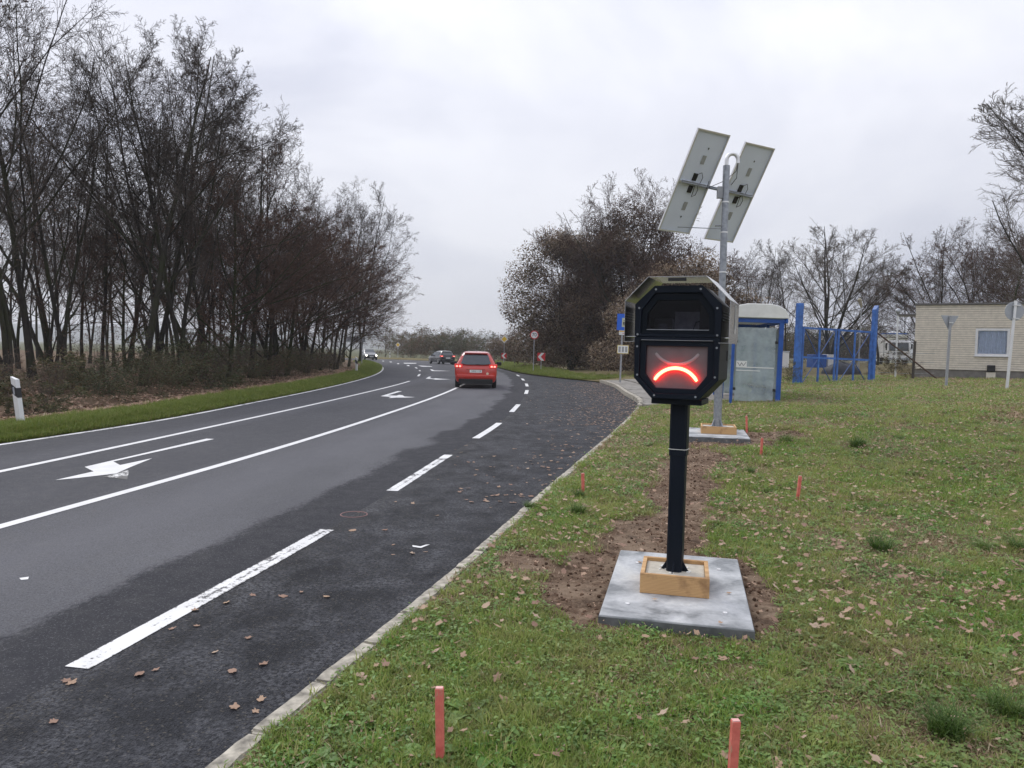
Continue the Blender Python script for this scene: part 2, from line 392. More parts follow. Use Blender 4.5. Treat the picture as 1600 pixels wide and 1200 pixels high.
M['display'] = simple('display_panel', (.15, .125, .13), .38, var=.2, nscale=6)
M['arc_off'] = simple('unlit_arc', (.33, .29, .30), .4)
M['arc_on'] = emit('lit_arc', (1, .32, .16), 5.0); M['arc_glow'] = emit('frown_glow_emitter', (1, .012, .006), 26.0)
M['redcar'] = simple('red_car_paint', (.52, .028, .014), .28, var=.04, coat=.8)
M['blackcar'] = simple('black_car_paint', (.012, .013, .016), .25, var=.05, coat=.8)
M['greycar'] = simple('grey_car_paint', (.03, .032, .036), .3, var=.05, coat=.8)
M['carglass'] = simple('car_window', (.045, .055, .062), .08, var=.1, spec=.8)
M['tail'] = emit('tail_lamp', (1, .05, .04), .55); M['tailhot'] = emit('tail_lamp_core', (1, .25, .2), 3.0)
M['headlamp'] = emit('head_lamp', (1, .95, .85), 9)
M['rim'] = simple('alloy_rim', (.3, .3, .31), .4, metal=.8)
M['brick'] = simple('cream_brick', (.74, .68, .57), .9, var=.12, nscale=5, bump=.3, bscale=40)
M['mortar'] = simple('mortar', (.50, .455, .375), .95, var=.15)
M['plinth'] = simple('plinth_render', (.20, .185, .165), .95, var=.2)
M['curtain'] = simple('net_curtain', (.66, .72, .82), .9, var=.10, nscale=9)
M['flash'] = simple('roof_flashing', (.13, .125, .12), .6)
def barkmat(name, lo, hi, moss):
    q = NM(name); v = q.coord('World'); n = q.noise(q.scale(v, (6, 6, 1.4)), 2.5, 5, .65)
    c = q.ramp(n, [(.3, lo), (.7, hi)]); c = q.mix(q.maprange(q.noise(v, .9, 4), .46, .62, 0, moss), c, (.040, .048, .018))
    q.col(c); q.set(Roughness=.95); q.p.inputs['Specular IOR Level'].default_value = .15; q.bump(n, .8, .03); return q.m
M['bark'] = barkmat('bark', (.018, .016, .014), (.052, .046, .038), .6)
M['bark_moss'] = barkmat('mossy_bark', (.022, .026, .013), (.058, .066, .032), .95)
M['twig'] = simple('twig', (.080, .066, .056), .95, var=.35, nscale=.6, spec=.05, kind='World')
M['twig_red'] = simple('reddish_twig', (.088, .057, .045), .95, var=.35, nscale=.6, spec=.05, kind='World')
M['twig_pale'] = simple('pale_twig', (.12, .10, .08), .95, var=.3, nscale=.6, spec=.1, kind='World')
M['deadleaf'] = leafmat('withered_leaf', [(.1, (.06, .030, .020)), (.5, (.13, .068, .042)), (.9, (.21, .125, .08))])
M['seedhead'] = leafmat('clematis_seedhead', [(.1, (.07, .042, .028)), (.45, (.16, .105, .068)), (.75, (.27, .20, .135)), (.95, (.38, .31, .22))])
M['ivy'] = leafmat('ivy_leaf', [(.1, (.032, .021, .015)), (.45, (.075, .050, .034)), (.75, (.12, .082, .052)), (.95, (.085, .095, .035))])
M['bramble'] = leafmat('bramble_leaf', [(.1, (.04, .055, .025)), (.4, (.075, .095, .04)), (.65, (.13, .105, .055)), (.9, (.18, .10, .065))])
M['grass'] = leafmat('grass_blade', [(.1, (.115, .195, .030)), (.35, (.205, .335, .056)), (.65, (.31, .42, .095)), (.85, (.44, .42, .16)), (.97, (.54, .46, .26))], .5, .45, (.45, .42, .165))
M['tuft'] = leafmat('tuft_grass', [(.1, (.05, .10, .018)), (.5, (.10, .175, .035)), (.9, (.20, .26, .07))], .5, .35)
M['weed'] = leafmat('weed_leaf', [(.1, (.085, .19, .042)), (.5, (.16, .325, .072)), (.9, (.30, .44, .13))], .45, .4, (.34, .39, .14))
M['straw'] = leafmat('dry_grass', [(.1, (.20, .135, .075)), (.5, (.34, .255, .145)), (.9, (.50, .41, .27))], .7, .25)
M['verge'] = leafmat('verge_grass', [(.1, (.10, .145, .02)), (.5, (.18, .24, .04)), (.8, (.29, .30, .085)), (.95, (.40, .33, .15))], .5, .4)
M['fallen'] = leafmat('fallen_leaf', [(.05, (.09, .045, .03)), (.2, (.20, .11, .075)), (.45, (.34, .215, .155)), (.65, (.44, .30, .20)), (.82, (.52, .41, .32)), (.97, (.70, .62, .46))], .7, .15)
M['soilclod'] = simple('soil_clod', (.11, .068, .045), .95, var=.6, nscale=8, bump=.5, spec=.1, kind='World')
M['hill'] = simple('hill', (.06, .07, .06), 1, var=.3, nscale=.01, kind='World')

# ------------------------------------------------------------------ setting: ground, road, bay, kerbs
def grid(name, X, Y, Z, mat, attr=None, uv=None, smooth=True):
    r, c = X.shape; V = np.stack([X, Y, Z], -1).reshape(-1, 3); i = np.arange(r * c).reshape(r, c)
    Fq = np.stack([i[:-1, :-1], i[:-1, 1:], i[1:, 1:], i[1:, :-1]], -1).reshape(-1, 4)
    me = npmesh(name, V, [(Fq, 0)], [mat], smooth)
    if attr is not None:
        a = me.attributes.new('soil', 'FLOAT', 'POINT'); a.data.foreach_set('value', np.asarray(attr, np.float32).ravel())
    if uv is not None:
        ul = me.uv_layers.new(name='UVMap'); vi = np.empty(len(me.loops), np.int32); me.loops.foreach_get('vertex_index', vi)
        ul.data.foreach_set('uv', uv.reshape(-1, 2)[vi].astype(np.float32).ravel())
    return link(name, me)
def soil_mask(x, y):
    x = np.asarray(x, float); y = np.asarray(y, float)
    n = fbm(x * 1.7, y * 1.7, 3)
    def blob(cx, cy, rx, ry, a=0):
        c, s = math.cos(a), math.sin(a); u = ((x - cx) * c + (y - cy) * s) / rx; v = (-(x - cx) * s + (y - cy) * c) / ry
        return 1.25 - np.sqrt(u * u + v * v)
    m = np.maximum.reduce([blob(.62, 5.2, .40, 1.0, -.2), blob(1.62, 5.1, .18, .8, -.2), blob(1.05, 5.75, .8, .5, 0), blob(1.25, 6.6, .5, 1.0, -.2),
                           blob(1.9, 8.3, .42, 1.6, -.3), blob(2.6, 10.7, .5, 1.7, -.3), blob(3.5, 12.6, .95, .9, 0), blob(4.3, 13.3, .9, .8, 0), blob(.1, 5.7, .3, .4, 0)])
    m2 = np.clip((fbm(x * .9 + 7, y * .9, 11) - .6) * 2.5, 0, .4)
    return np.clip(.5 + (m - .35) * 1.2 + (n - .5) * 1.3, 0, 1) + m2 * 0.6
FARX = 2500
gx = np.array([-FARX, -600, -200, -100, 0, 100, 200, 600, FARX], float); gy = np.array([-400, -100, -20, 60, 150, 300, 700, 1500, 2600], float)
X, Y = np.meshgrid(gx, gy)
tag(grid('ground', X, Y, np.full_like(X, -.3), M['field'], np.zeros_like(X)), 'wide pale green field stretching to the horizon', kind='structure')
# lawn right of the kerb
ys = np.concatenate([np.arange(-3, 2, .5), np.arange(2, 10, .06), np.arange(10, 20, .12), np.arange(20, 45, .5), np.arange(45, 128.1, 1.5)])
ts = np.concatenate([np.linspace(0, .28, 110), np.linspace(.285, .45, 60), np.linspace(.47, 1, 40)])
Yg, T = np.meshgrid(ys, ts, indexing='ij')
Xr = fR(Yg) + .11; Xg = Xr + (90 - Xr) * T**2.2
S = soil_mask(Xg, Yg); S = np.where(Yg > 18, 0, S)
Zg = terrain(Xg, Yg) + (fbm(Xg * 1.3, Yg * 1.3, 5) - .5) * .05 * sstep(.05, .6, Xg - Xr) + (fbm(Xg * 9, Yg * 9, 8) - .5) * (.015 + .05 * np.clip(S, 0, 1)) * sstep(.02, .2, Xg - Xr)
slabA, slabB = (1.13, 4.95, R(-11)), None
Zg = np.where(Yg > 46, Zg + .25 * sstep(46, 60, Yg) * np.exp(-((Xg - Xr) / 6)**2) * sstep(.0, 1.6, Xg - Xr), Zg)
lawn = grid('lawn', Xg, Yg, Zg, M['lawn'], S)
tag(lawn, 'patchy autumn lawn beside the kerb', kind='structure')
def lawn_z(x, y):
    return tz(x, y) + float((fbm(x * 1.3, y * 1.3, 5) - .5) * .05 * sstep(.05, .6, x - fR(y) - .11))
# wood floor left
ys2 = np.concatenate([np.arange(-3, 40, .4), np.arange(40, 128.1, 1.2)]); ts2 = np.linspace(0, 1, 90)
Yw, T2 = np.meshgrid(ys2, ts2, indexing='ij'); Xl = fL(Yw) - .02; Xw = Xl - (75) * T2**2
Dw = Xl - Xw
Zw = -.045 + .10 * sstep(.05, .5, Dw) - .25 * sstep(1.5, 4.0, Dw) + .35 * sstep(5, 9, Dw) + (fbm(Xw * .6, Yw * .6, 21) - .5) * .3 * sstep(1, 6, Dw)
tag(grid('wood_floor', Xw, Yw, Zw, M['woodfloor'], np.zeros_like(Xw)), 'brown leaf covered floor of the roadside wood', kind='structure')
def wood_z(x, y):
    d = float(fL(y)) - x
    return float(-.045 + .10 * sstep(.05, .5, d) - .25 * sstep(1.5, 4, d) + .35 * sstep(5, 9, d) + (fbm(x * .6, y * .6, 21) - .5) * .3 * sstep(1, 6, d))
# road and bay
yr = np.concatenate([np.arange(-4, 60, .5), np.arange(60, 128.1, 1)])
def strip_grid(name, fa, fb, mat, n=20, z=-.05):
    Yq, T = np.meshgrid(yr, np.linspace(0, 1, n), indexing='ij'); A = fa(Yq); B = fb(Yq); X = A + (B - A) * T
    uv = np.stack([X - fD(Yq), Yq], -1)
    return grid(name, X, Yq, np.full_like(X, z), mat, uv=uv)
road = tag(strip_grid('road', fL, fD, M['road']), 'grey asphalt main road curving left', kind='structure')
bay = tag(strip_grid('bus_bay', fD, lambda y: fR(y) + .01, M['bay']), 'darker coarse asphalt of the bus bay', kind='structure')
# painted markings, children of the road
ZM = -.046
def line(name, f, y0, y1, w=.12, mat='paint', parent=None, shift=0):
    n = max(2, int((y1 - y0) / .5)); y = np.linspace(y0, y1, n); x = f(y) + shift; dx = np.gradient(x, y); nl = np.sqrt(1 + dx * dx)
    ax, ay = 1 / nl * w / 2, -dx / nl * w / 2
    V = np.concatenate([np.stack([x - ax, y - ay, np.full(n, ZM)], -1), np.stack([x + ax, y + ay, np.full(n, ZM)], -1)])
    i = np.arange(n - 1); Fq = np.stack([i, n + i, n + i + 1, i + 1], -1)
    me = npmesh(name, V, [(Fq, 0)], [M[mat]]); ul = me.uv_layers.new(name='UVMap'); vi = np.empty(len(me.loops), np.int32); me.loops.foreach_get('vertex_index', vi)
    ul.data.foreach_set('uv', np.stack([(vi >= n).astype(np.float32), y[vi % n].astype(np.float32)], -1).ravel())
    return link(name, me, parent if parent is not None else road)
def poly(name, pts, mat='paint', parent=None, z=ZM):
    V = [(*gp(x, y, z), z) for x, y in pts]
    me = bpy.data.meshes.new(name); me.from_pydata(V, [], [tuple(range(len(V)))]); me.materials.append(M[mat]); me.update()
    if me.polygons[0].normal.z < 0: me.flip_normals()
    return link(name, me, parent if parent is not None else road)
line('solid_line', fU, 3, 38.3); line('solid_line', fW, 1, 46, .13)
line('edge_line', lambda y: fL(y) + .13, 2, 112, .12, 'paint_worn')
line('edge_line', fD, 68, 118, .14, 'paint', shift=-.2)
for y0, y1 in ((3.75, 6.75), (8.67, 11.75), (14.04, 17.13), (20.3, 23.2), (29.0, 31.8), (35.2, 38.2), (42.2, 45), (49.2, 52)):
    line('lane_dash', fD, y0, y1, .14, 'paint_worn' if y0 < 13 else 'paint')
def A(o, s, pts): return [(o[0] + x / s, o[1] + y / s) for x, y in pts]
o1, s1 = (60, 660), 5.333
poly('turn_arrow', A(o1, s1, [(1465,138),(1400,135),(600,320),(385,370),(460,408),(140,480),(330,462),(650,425),(760,375),(950,298),(680,355),(625,325)]))
poly('old_arrow_trace', A(o1, s1, [(540,452),(740,475),(755,405),(735,396),(655,427)]), 'paint_ghost')
o2, s2 = (560, 550), 10
poly('turn_arrow', A(o2, s2, [(345,690),(610,610),(680,612),(460,678),(590,682),(640,668),(690,675),(720,695),(890,706),(720,712),(600,712),(470,720),(515,700)]))
poly('turn_arrow', A(o2, s2, [(1050,415),(1105,384),(1140,388),(1110,408),(1170,416),(1200,410),(1280,417),(1440,427),(1290,429),(1210,432),(1165,424)]))
poly('turn_arrow', A(o2, s2, [(1120,272),(1150,272),(1185,288),(1270,290),(1440,296),(1270,297),(1150,297)]))
poly('turn_arrow', A(o2, s2, [(930,212),(1000,214),(1150,223),(1150,228),(1000,229)]))
poly('turn_arrow', A(o2, s2, [(700,170),(910,172),(900,180),(720,180)]))
for q in ([(915,378),(945,344),(975,344),(950,380)], [(940,284),(960,282),(980,298),(955,300)], [(880,238),(905,238),(930,256),(900,258)], [(750,205),(790,206),(805,218),(775,220)], [(600,176),(630,177),(642,188),(618,189)], [(480,150),(515,151),(528,160),(500,160)], [(365,138),(400,138),(405,145),(378,145)]):
    poly('lane_dash', A(o2, s2, q))
poly('paint_scrap', A((540, 740), 5, [(520,558),(585,568),(625,555),(660,552),(590,580),(525,572)]), parent=bay)
poly('paint_scrap', [(30, 903), (45, 901), (44, 905), (33, 906)])
rb = MB(); cx_, cy_ = gp(553, 804)
rb.tube([(cx_ + .13 * math.cos(a), cy_ + .13 * math.sin(a), -.049) for a in np.linspace(0, 2 * math.pi, 22)], .006, 5); rb.build('survey_ring', simple('faded_marker_paint', (.25, .15, .14), .9), road)
# kerb stones
kerb = thing('kerb', None, None); kerb['kind'] = 'structure'
kmeshes = []
def stone_mesh(w, l, h, seed):
    b = MB(); b.box((0, 0, -h / 2), (w, l - .012, h)); me = bpy.data.meshes.new('kerb_stone'); me.from_pydata(b.v, [], b.f)
    import bmesh
    bm = bmesh.new(); bm.from_mesh(me); bmesh.ops.bevel(bm, geom=bm.edges[:], offset=.012, segments=2, affect='EDGES')
    bmesh.ops.subdivide_edges(bm, edges=[e for e in bm.edges if e.calc_length() > l * .6], cuts=5)
    rr = random.Random(seed)
    for v in bm.verts: v.co += Vector((rr.uniform(-1, 1), rr.uniform(-.3, .3), rr.uniform(-1, .5))) * .004
    bm.to_mesh(me); bm.free(); me.materials.append(M['concrete']); return me
smalls = [stone_mesh(.10, .5, .25, i) for i in range(4)]; bigs = [stone_mesh(.16, 1.0, .35, 9 + i) for i in range(3)]
y = 1.6; k = 0
while y < 22.0:
    dx = float(fR(y + .25) - fR(y)) / .25; st = .5 / math.sqrt(1 + dx * dx); ym = y + st / 2
    o = link('kerb_stone', smalls[k % 4], kerb); o.location = (float(fR(ym)) + .055, ym, .012 + random.uniform(-.006, .004)); o.rotation_euler = (0, random.uniform(-.02, .02), -math.atan(dx) + random.uniform(-.006, .006))
    y += st; k += 1
while y < 41.2:
    dx = float(fR(y + .5) - fR(y - .2)) / .7; st = 1.0 / math.sqrt(1 + dx * dx); ym = y + st / 2
    o = link('kerb_stone', bigs[k % 3], kerb); o.location = (float(fR(ym)) + .08, ym, .06 + .05 * min(1, (y - 21) / 4)); o.rotation_euler = (0, random.uniform(-.01, .01), -math.atan(dx))
    y += st; k += 1
# bus stop pavement of slabs
pavement = thing('pavement', None, None); pavement['kind'] = 'structure'
pm = [stone_mesh(.99, 1.0, .3, 40 + i) for i in range(3)]
for m_ in pm: m_.materials.clear(); m_.materials.append(M['pave'])
k = 0
for j in range(19):
    yy = 22.0 + j; x0 = float(fR(yy + .5)) + .17
    for i in range(4):
        if j > 8 and i > 1: continue
        xx = x0 + .5 + i; o = link('paving_slab', pm[k % 3], pavement); k += 1
        o.location = (xx, yy + .5, max(.09, tz(xx, yy)) + .035 + random.uniform(-.004, .004)); o.rotation_euler = (0, -.03, 0)
# far hills
def ridge(name, y, h, seed, x0=-2300, x1=2300):
    x = np.linspace(x0, x1, 120); z = h * (.55 + .45 * np.array(fbm(x / 420 + seed, np.zeros_like(x) + .3, seed)) ) 
    V = np.concatenate([np.stack([x, np.full_like(x, y - 380), np.full_like(x, -3)], -1), np.stack([x, np.full_like(x, y), z], -1), np.stack([x, np.full_like(x, y + 350), np.full_like(x, -3)], -1)])
    i = np.arange(119); Fq = np.concatenate([np.stack([i, i + 1, 120 + i + 1, 120 + i], -1), np.stack([120 + i, 121 + i, 241 + i, 240 + i], -1)])
    tag(link(name, npmesh(name, V, [(Fq, 0)], [M['hill']], True)), kind='structure')
ridge('hills', 1700, 46, 3)
# ------------------------------------------------------------------ smiley speed display
ROT_SLAB = R(-13)
def cast_slab(label, loc, w, d, h, group=None):
    b = MB(); b.box((0, 0, h / 2 - .06), (w, d, h + .12))
    s = thing('concrete_slab', label, 'slab', loc, (R(.3), 0, ROT_SLAB), group)
    b.build('slab_body', M['slab'], s, bevel=.008)
    sk = MB(); sk.ring([(-w / 2 - .003, -d / 2 - .003), (w / 2 + .003, -d / 2 - .003), (w / 2 + .003, d / 2 + .003), (-w / 2 - .003, d / 2 + .003)], [(-w / 2 + .01, -d / 2 + .01), (w / 2 - .01, -d / 2 + .01), (w / 2 - .01, d / 2 - .01), (-w / 2 + .01, d / 2 - .01)], -.05, h - .012); sk.v = [(x, z, y) for x, y, z in sk.v]; sk.build('damp_edge', M['damp'], s)
    for sx in (-1, 1):
        for sy in (-1, 1):
            q = MB(); q.disc((sx * w * .33, sy * d * .31 - .05, h + .002), .014, .008, 12, 'z'); q.build('screw_cap', M['white'], s)
    return s
def timber_form(label, loc, w, h, group=None):
    t = thing('timber_form', label, 'timber frame', loc, (0, 0, ROT_SLAB), group); th = .026
    for sx, nm in ((-1, 0), (1, 0)):
        MB().box((0, sx * (w / 2 - th / 2), h / 2), (w, th, h)).build('board', M['timber'], t, bevel=.002)
        MB().box((sx * (w / 2 - th / 2), 0, h / 2 - .002), (th, w - 2 * th - .002, h)).build('board', M['timber'], t, bevel=.002)
    MB().box((0, 0, h / 2 - .012), (w - 2 * th - .004, w - 2 * th - .004, h - .024)).build('concrete_fill', M['grout'], t)
    return t
ZA = .075
cast_slab('smooth pale concrete slab under the dark smiley display post', (1.125, 4.97, 0), .87, 1.47, ZA)
timber_form('square timber frame filled with concrete round the dark post', (1.10, 4.92, ZA), .43, .125)
disp = thing('smiley_speed_display', 'dark anthracite speed display with a lit red frown on a square post', 'speed display', (1.10, 4.93, ZA + .10), (0, R(.2), R(-23))); disp.scale = (.925, .935, .955)
def csq(a, c): return [(a, a - c), (a - c, a), (-(a - c), a), (-a, a - c), (-a, -(a - c)), (-(a - c), -a), (a - c, -a), (a, -(a - c))]
def vprism(mb, pts, z0, z1): return mb.prism([(x, y) for x, y in pts], z0, z1, lambda x, y, z: (x, z, y))
post = MB(); vprism(post, csq(.054, .014), 0, .82); post.build('post', M['anthracite'], disp, bevel=.003)
sl = MB(); vprism(sl, csq(.0605, .015), .80, 1.165); slo = sl.build('post_sleeve', M['anthracite'], disp, bevel=.002)
wr = MB(); pts = csq(.0625, .015); wr.tube([(x, y, .845) for x, y in pts + pts[:1]], .0022, 5); wr.build('binding_wire', M['sticker'], slo)
for a in range(4):
    gset = MB(); gset.prism([(.053, -.01), (.105, -.01), (.053, .075)], -.005, .005); g_ = gset.build('gusset', M['anthracite'], disp); g_.rotation_euler = (0, 0, a * math.pi / 2 + math.pi / 4 * 0)
sm = MB()
for i in range(16):
    a = random.uniform(0, 6.28); rr_ = random.uniform(.06, .12); sm.box((rr_ * math.cos(a), rr_ * math.sin(a), .004), (random.uniform(.01, .03), random.uniform(.008, .02), .006), a)
sm.build('grout_splash', M['sticker'], disp)['kind'] = 'stuff'
ZC = (1.673 - (ZA + .10)) / .955
def off(pts, dz=ZC): return [(x, z + dz) for x, z in pts]
OCT = off([(-.16, .3725), (-.2925, .25), (-.285, -.24), (-.16, -.3725), (.16, -.3725), (.285, -.24), (.2925, .25), (.16, .3725)])
shell = MB(); inner = off([(x * .96, z * .97) for x, z in [(-.16, .3725), (-.2925, .25), (-.285, -.24), (-.16, -.3725), (.16, -.3725), (.285, -.24), (.2925, .25), (.16, .3725)]])
shell.ring(OCT, inner, -.19, .22); hs = shell.build('housing', M['anthracite'], disp, bevel=.004)
MB().prism(inner, .20, .215).build('rear_plate', M['anthracite2'], hs)
MB().box((0, 0, ZC + .02), (.56, .36, .012)).build('inner_shelf', M['anthracite2'], hs)
up_o = off([(-.29, .036), (.29, .036), (.2925, .25), (.16, .3725), (-.16, .3725), (-.2925, .25)]); up_m = off([(-.25, .055), (.25, .055), (.245, .21), (.155, .325), (-.155, .325), (-.245, .21)]); up_i = off([(-.21, .085), (.21, .085), (.207, .185), (.14, .278), (-.14, .278), (-.207, .185)])
lo_o = off([(-.29, .033), (-.285, -.24), (-.16, -.3725), (.16, -.3725), (.285, -.24), (.29, .033)]); lo_m = off([(-.25, .012), (-.25, -.235), (-.145, -.338), (.145, -.338), (.25, -.235), (.25, .012)]); lo_i = off([(-.207, -.025), (-.207, -.212), (-.137, -.302), (.137, -.302), (.207, -.212), (.207, -.025)])
wb = MB(); wb.ring(up_o, up_m, -.222, -.19); wf = wb.build('camera_window_frame', M['anthracite'], disp, bevel=.003)
MB().ring(up_m, up_i, -.205, -.185).build('inner_bezel', M['anthracite2'], wf, bevel=.002)
MB().box((0, -.206, ZC + .0835), (.42, .004, .004)).build('sill_strip', M['galv'], wf)
MB().prism(up_i, -.190, -.186).build('camera_window', M['headglass'], wf)
lb = MB(); lb.ring(lo_o, lo_m, -.222, -.19); lf = lb.build('display_frame', M['anthracite'], disp, bevel=.003)
MB().ring(lo_m, lo_i, -.208, -.185).build('inner_bezel', M['anthracite'], lf, bevel=.003)
MB().prism(lo_i, -.186, -.182).build('display_panel', M['display'], lf)
MB().box((0, -.224, ZC + .014), (.48, .004, .003)).build('frame_lip', M['galvpaint'], lf)
def arc(x0, zend, zmid, y, r, flat, name, mat, parent):
    b = MB(); pts = []
    for i in range(25):
        t = -1 + i / 12; x = x0 * math.sin(t * 1.05) / math.sin(1.05); c = (math.cos(t * 1.05) - math.cos(1.05)) / (1 - math.cos(1.05))
        pts.append((x, y, ZC + zend + (zmid - zend) * c))
    rs = [r] * 25; rs[0] = rs[-1] = r * .7
    b.tube(pts, rs, 10); b.v = [(x, y + (yy - y) * flat, z) for x, yy, z in b.v]
    return b.build(name, mat, parent, True)
arc(.146, -.072, -.143, -.187, .0105, .3, 'smile_arc', M['arc_off'], lf)
arc(.143, -.250, -.168, -.206, .0145, .35, 'frown_glow_arc', M['arc_glow'], lf)  # wider red emitter added behind the frown to throw a halo on the panel
fo = arc(.143, -.250, -.168, -.2105, .0105, .5, 'frown_arc', M['arc_on'], lf); fo['label'] = 'glowing red frown of light strips'
# equipment behind the window
MB().box((.03, .04, ZC + .13), (.19, .03, .17), rx=R(-6)).build('grey_module', simple('module_grey', (.5, .5, .52), .7, var=.3, nscale=14), hs)
MB().box((.17, .0, ZC + .15), (.10, .10, .20)).build('black_module', M['black'], hs, bevel=.006)
MB().box((-.13, .02, ZC + .10), (.13, .10, .13)).build('camera_module', M['black'], hs, bevel=.006)
MB().tube([(-.13, -.06, ZC + .10), (-.13, -.02, ZC + .10)], .035, 16).build('lens', M['carglass'], hs, True)
MB().tube([(.10, -.06, ZC + .05), (.085, -.075, ZC + .09), (.10, -.06, ZC + .14), (.13, -.03, ZC + .15)], .004, 6).build('cable', M['black'], hs, True)
MB().tube([(-.06, -.05, ZC + .04), (-.062, -.05, ZC + .16)], .003, 6).build('bracket_rod', M['galv'], hs)
for bx_, bz_ in ((-.268, .05), (.268, .05), (-.262, .225), (.262, .225), (-.15, .348), (.15, .348)): MB().disc((bx_, -.2235, ZC + bz_), .007, .006, 10).build('screw', M['galv'], wf)
for bx_, bz_ in ((-.268, -.03), (.268, -.03), (-.262, -.22), (.262, -.22), (-.14, -.352), (.14, -.352)): MB().disc((bx_, -.2235, ZC + bz_), .007, .006, 10).build('screw', M['galv'], lf)
# louvres on the side, sun shield, foot plate
for sx in (-1, 1):
    for i in range(4):
        MB().box((sx * .2945, .03, ZC + .205 - i * .018), (.008, .34, .006)).build('louvre', M['galv'], hs)
shl = [(-.350, 0), (-.352, .272), (-.195, .428), (.195, .428), (.352, .272), (.350, 0)]
sb = MB(); t_ = .0025; n_ = len(shl)
so = off(shl); si = off([(x * (1 - t_ / .352), z - (t_ if z > .1 else 0)) for x, z in shl])
sb.prism(so + si[::-1], -.27, .20); shd = sb.build('sun_shield', M['steel'], disp)
for sx in (-1, 1):
    MB().tube([(sx * .288, -.12, ZC + .035), (sx * .350, -.12, ZC + .035)], .006, 8).build('spacer', M['steel'], shd)
    MB().box((sx * .318, -.268, ZC + .001), (.07, .012, .003)).build('bracket', M['steel'], shd)
MB().box((0, -.262, ZC + .408), (.12, .01, .02)).build('top_bracket', M['black'], shd)
stk = MB(); stk.box((.3535, .0, ZC + .175), (.0015, .05, .16)); st_o = stk.build('label_strip', simple('label_plate', (.48, .49, .5), .5), shd)
for i in range(9): MB().box((.3548, 0, ZC + .24 - i * .014), (.001, .018, .009 if i % 3 else .012)).build('label_print', simple('label_ink', (.22, .22, .16), .6) if i == 0 else bpy.data.materials['label_ink'], st_o)
MB().box((.3548, -.005, ZC + .083), (.001, .03, .03)).build('seal_sticker', M['sticker'], st_o)
MB().box((0, -.01, ZC - .393), (.345, .30, .038)).build('foot_plate', M['anthracite'], disp, bevel=.004)
MB().box((.288, .15, ZC - .08), (.012, .02, .07)).build('lock', M['black'], hs)

# ------------------------------------------------------------------ solar mast
mx_, my_ = 3.68, 13.45
mzg = tz(mx_, my_)
ZB = .07
cast_slab('dirty white concrete slab under the solar mast', (mx_, my_ - .05, mzg), 1.0, 1.5, ZB)
timber_form('fresh timber frame filled with concrete at the foot of the solar mast', (mx_ + .02, my_, mzg + ZB), .60, .13)
mb_z = mzg + ZB + .10
mast = thing('solar_mast', 'galvanised mast with two tilted solar panels and a bent pipe top', 'solar mast', (mx_, my_, mb_z), (R(-.3), R(.25), 0))
HT = 4.62
pole = MB(); pole.tube([(0, 0, 0), (0, 0, 1.5)], .072, 20); pole.tube([(0, 0, 1.48), (0, 0, HT)], .060, 20); po = pole.build('pole', M['galv'], mast, True)
for z_ in (2.75, 3.45, 3.98, 1.5):
    MB().tube([(0, 0, z_ - .012), (0, 0, z_ + .012)], .066 if z_ > 1.6 else .078, 20).build('pipe_clamp', M['alu'], po, True)
ub = MB(); ub.tube([(.045 - .0, 0, HT - .25), (.0, 0, HT - .1), (0, 0, HT + .08)] + [(.10 - .10 * math.cos(a), 0, HT + .10 + .11 * math.sin(a)) for a in np.linspace(0, math.pi, 11)] + [(.2, 0, HT + .04)], .034, 12)
ub.build('bent_pipe', M['alu'], mast, True)
for a in range(4):
    g2 = MB(); g2.prism([(.07, 0), (.15, 0), (.072, .15)], -.006, .006); o = g2.build('gusset', M['galv'], mast); o.rotation_euler = (0, 0, a * math.pi / 2 + .5)
MB().tube([(0, 0, 0), (0, 0, .012)], .17, 24).build('base_flange', M['galv'], mast)
TH, TA, PW, PL = R(30.3), R(59.4), .74, 1.83
wv = Vector((math.cos(TH), math.sin(TH), 0)); sv = Vector((math.cos(TA) * math.sin(TH), -math.cos(TA) * math.cos(TH), math.sin(TA))); nv = wv.cross(sv)
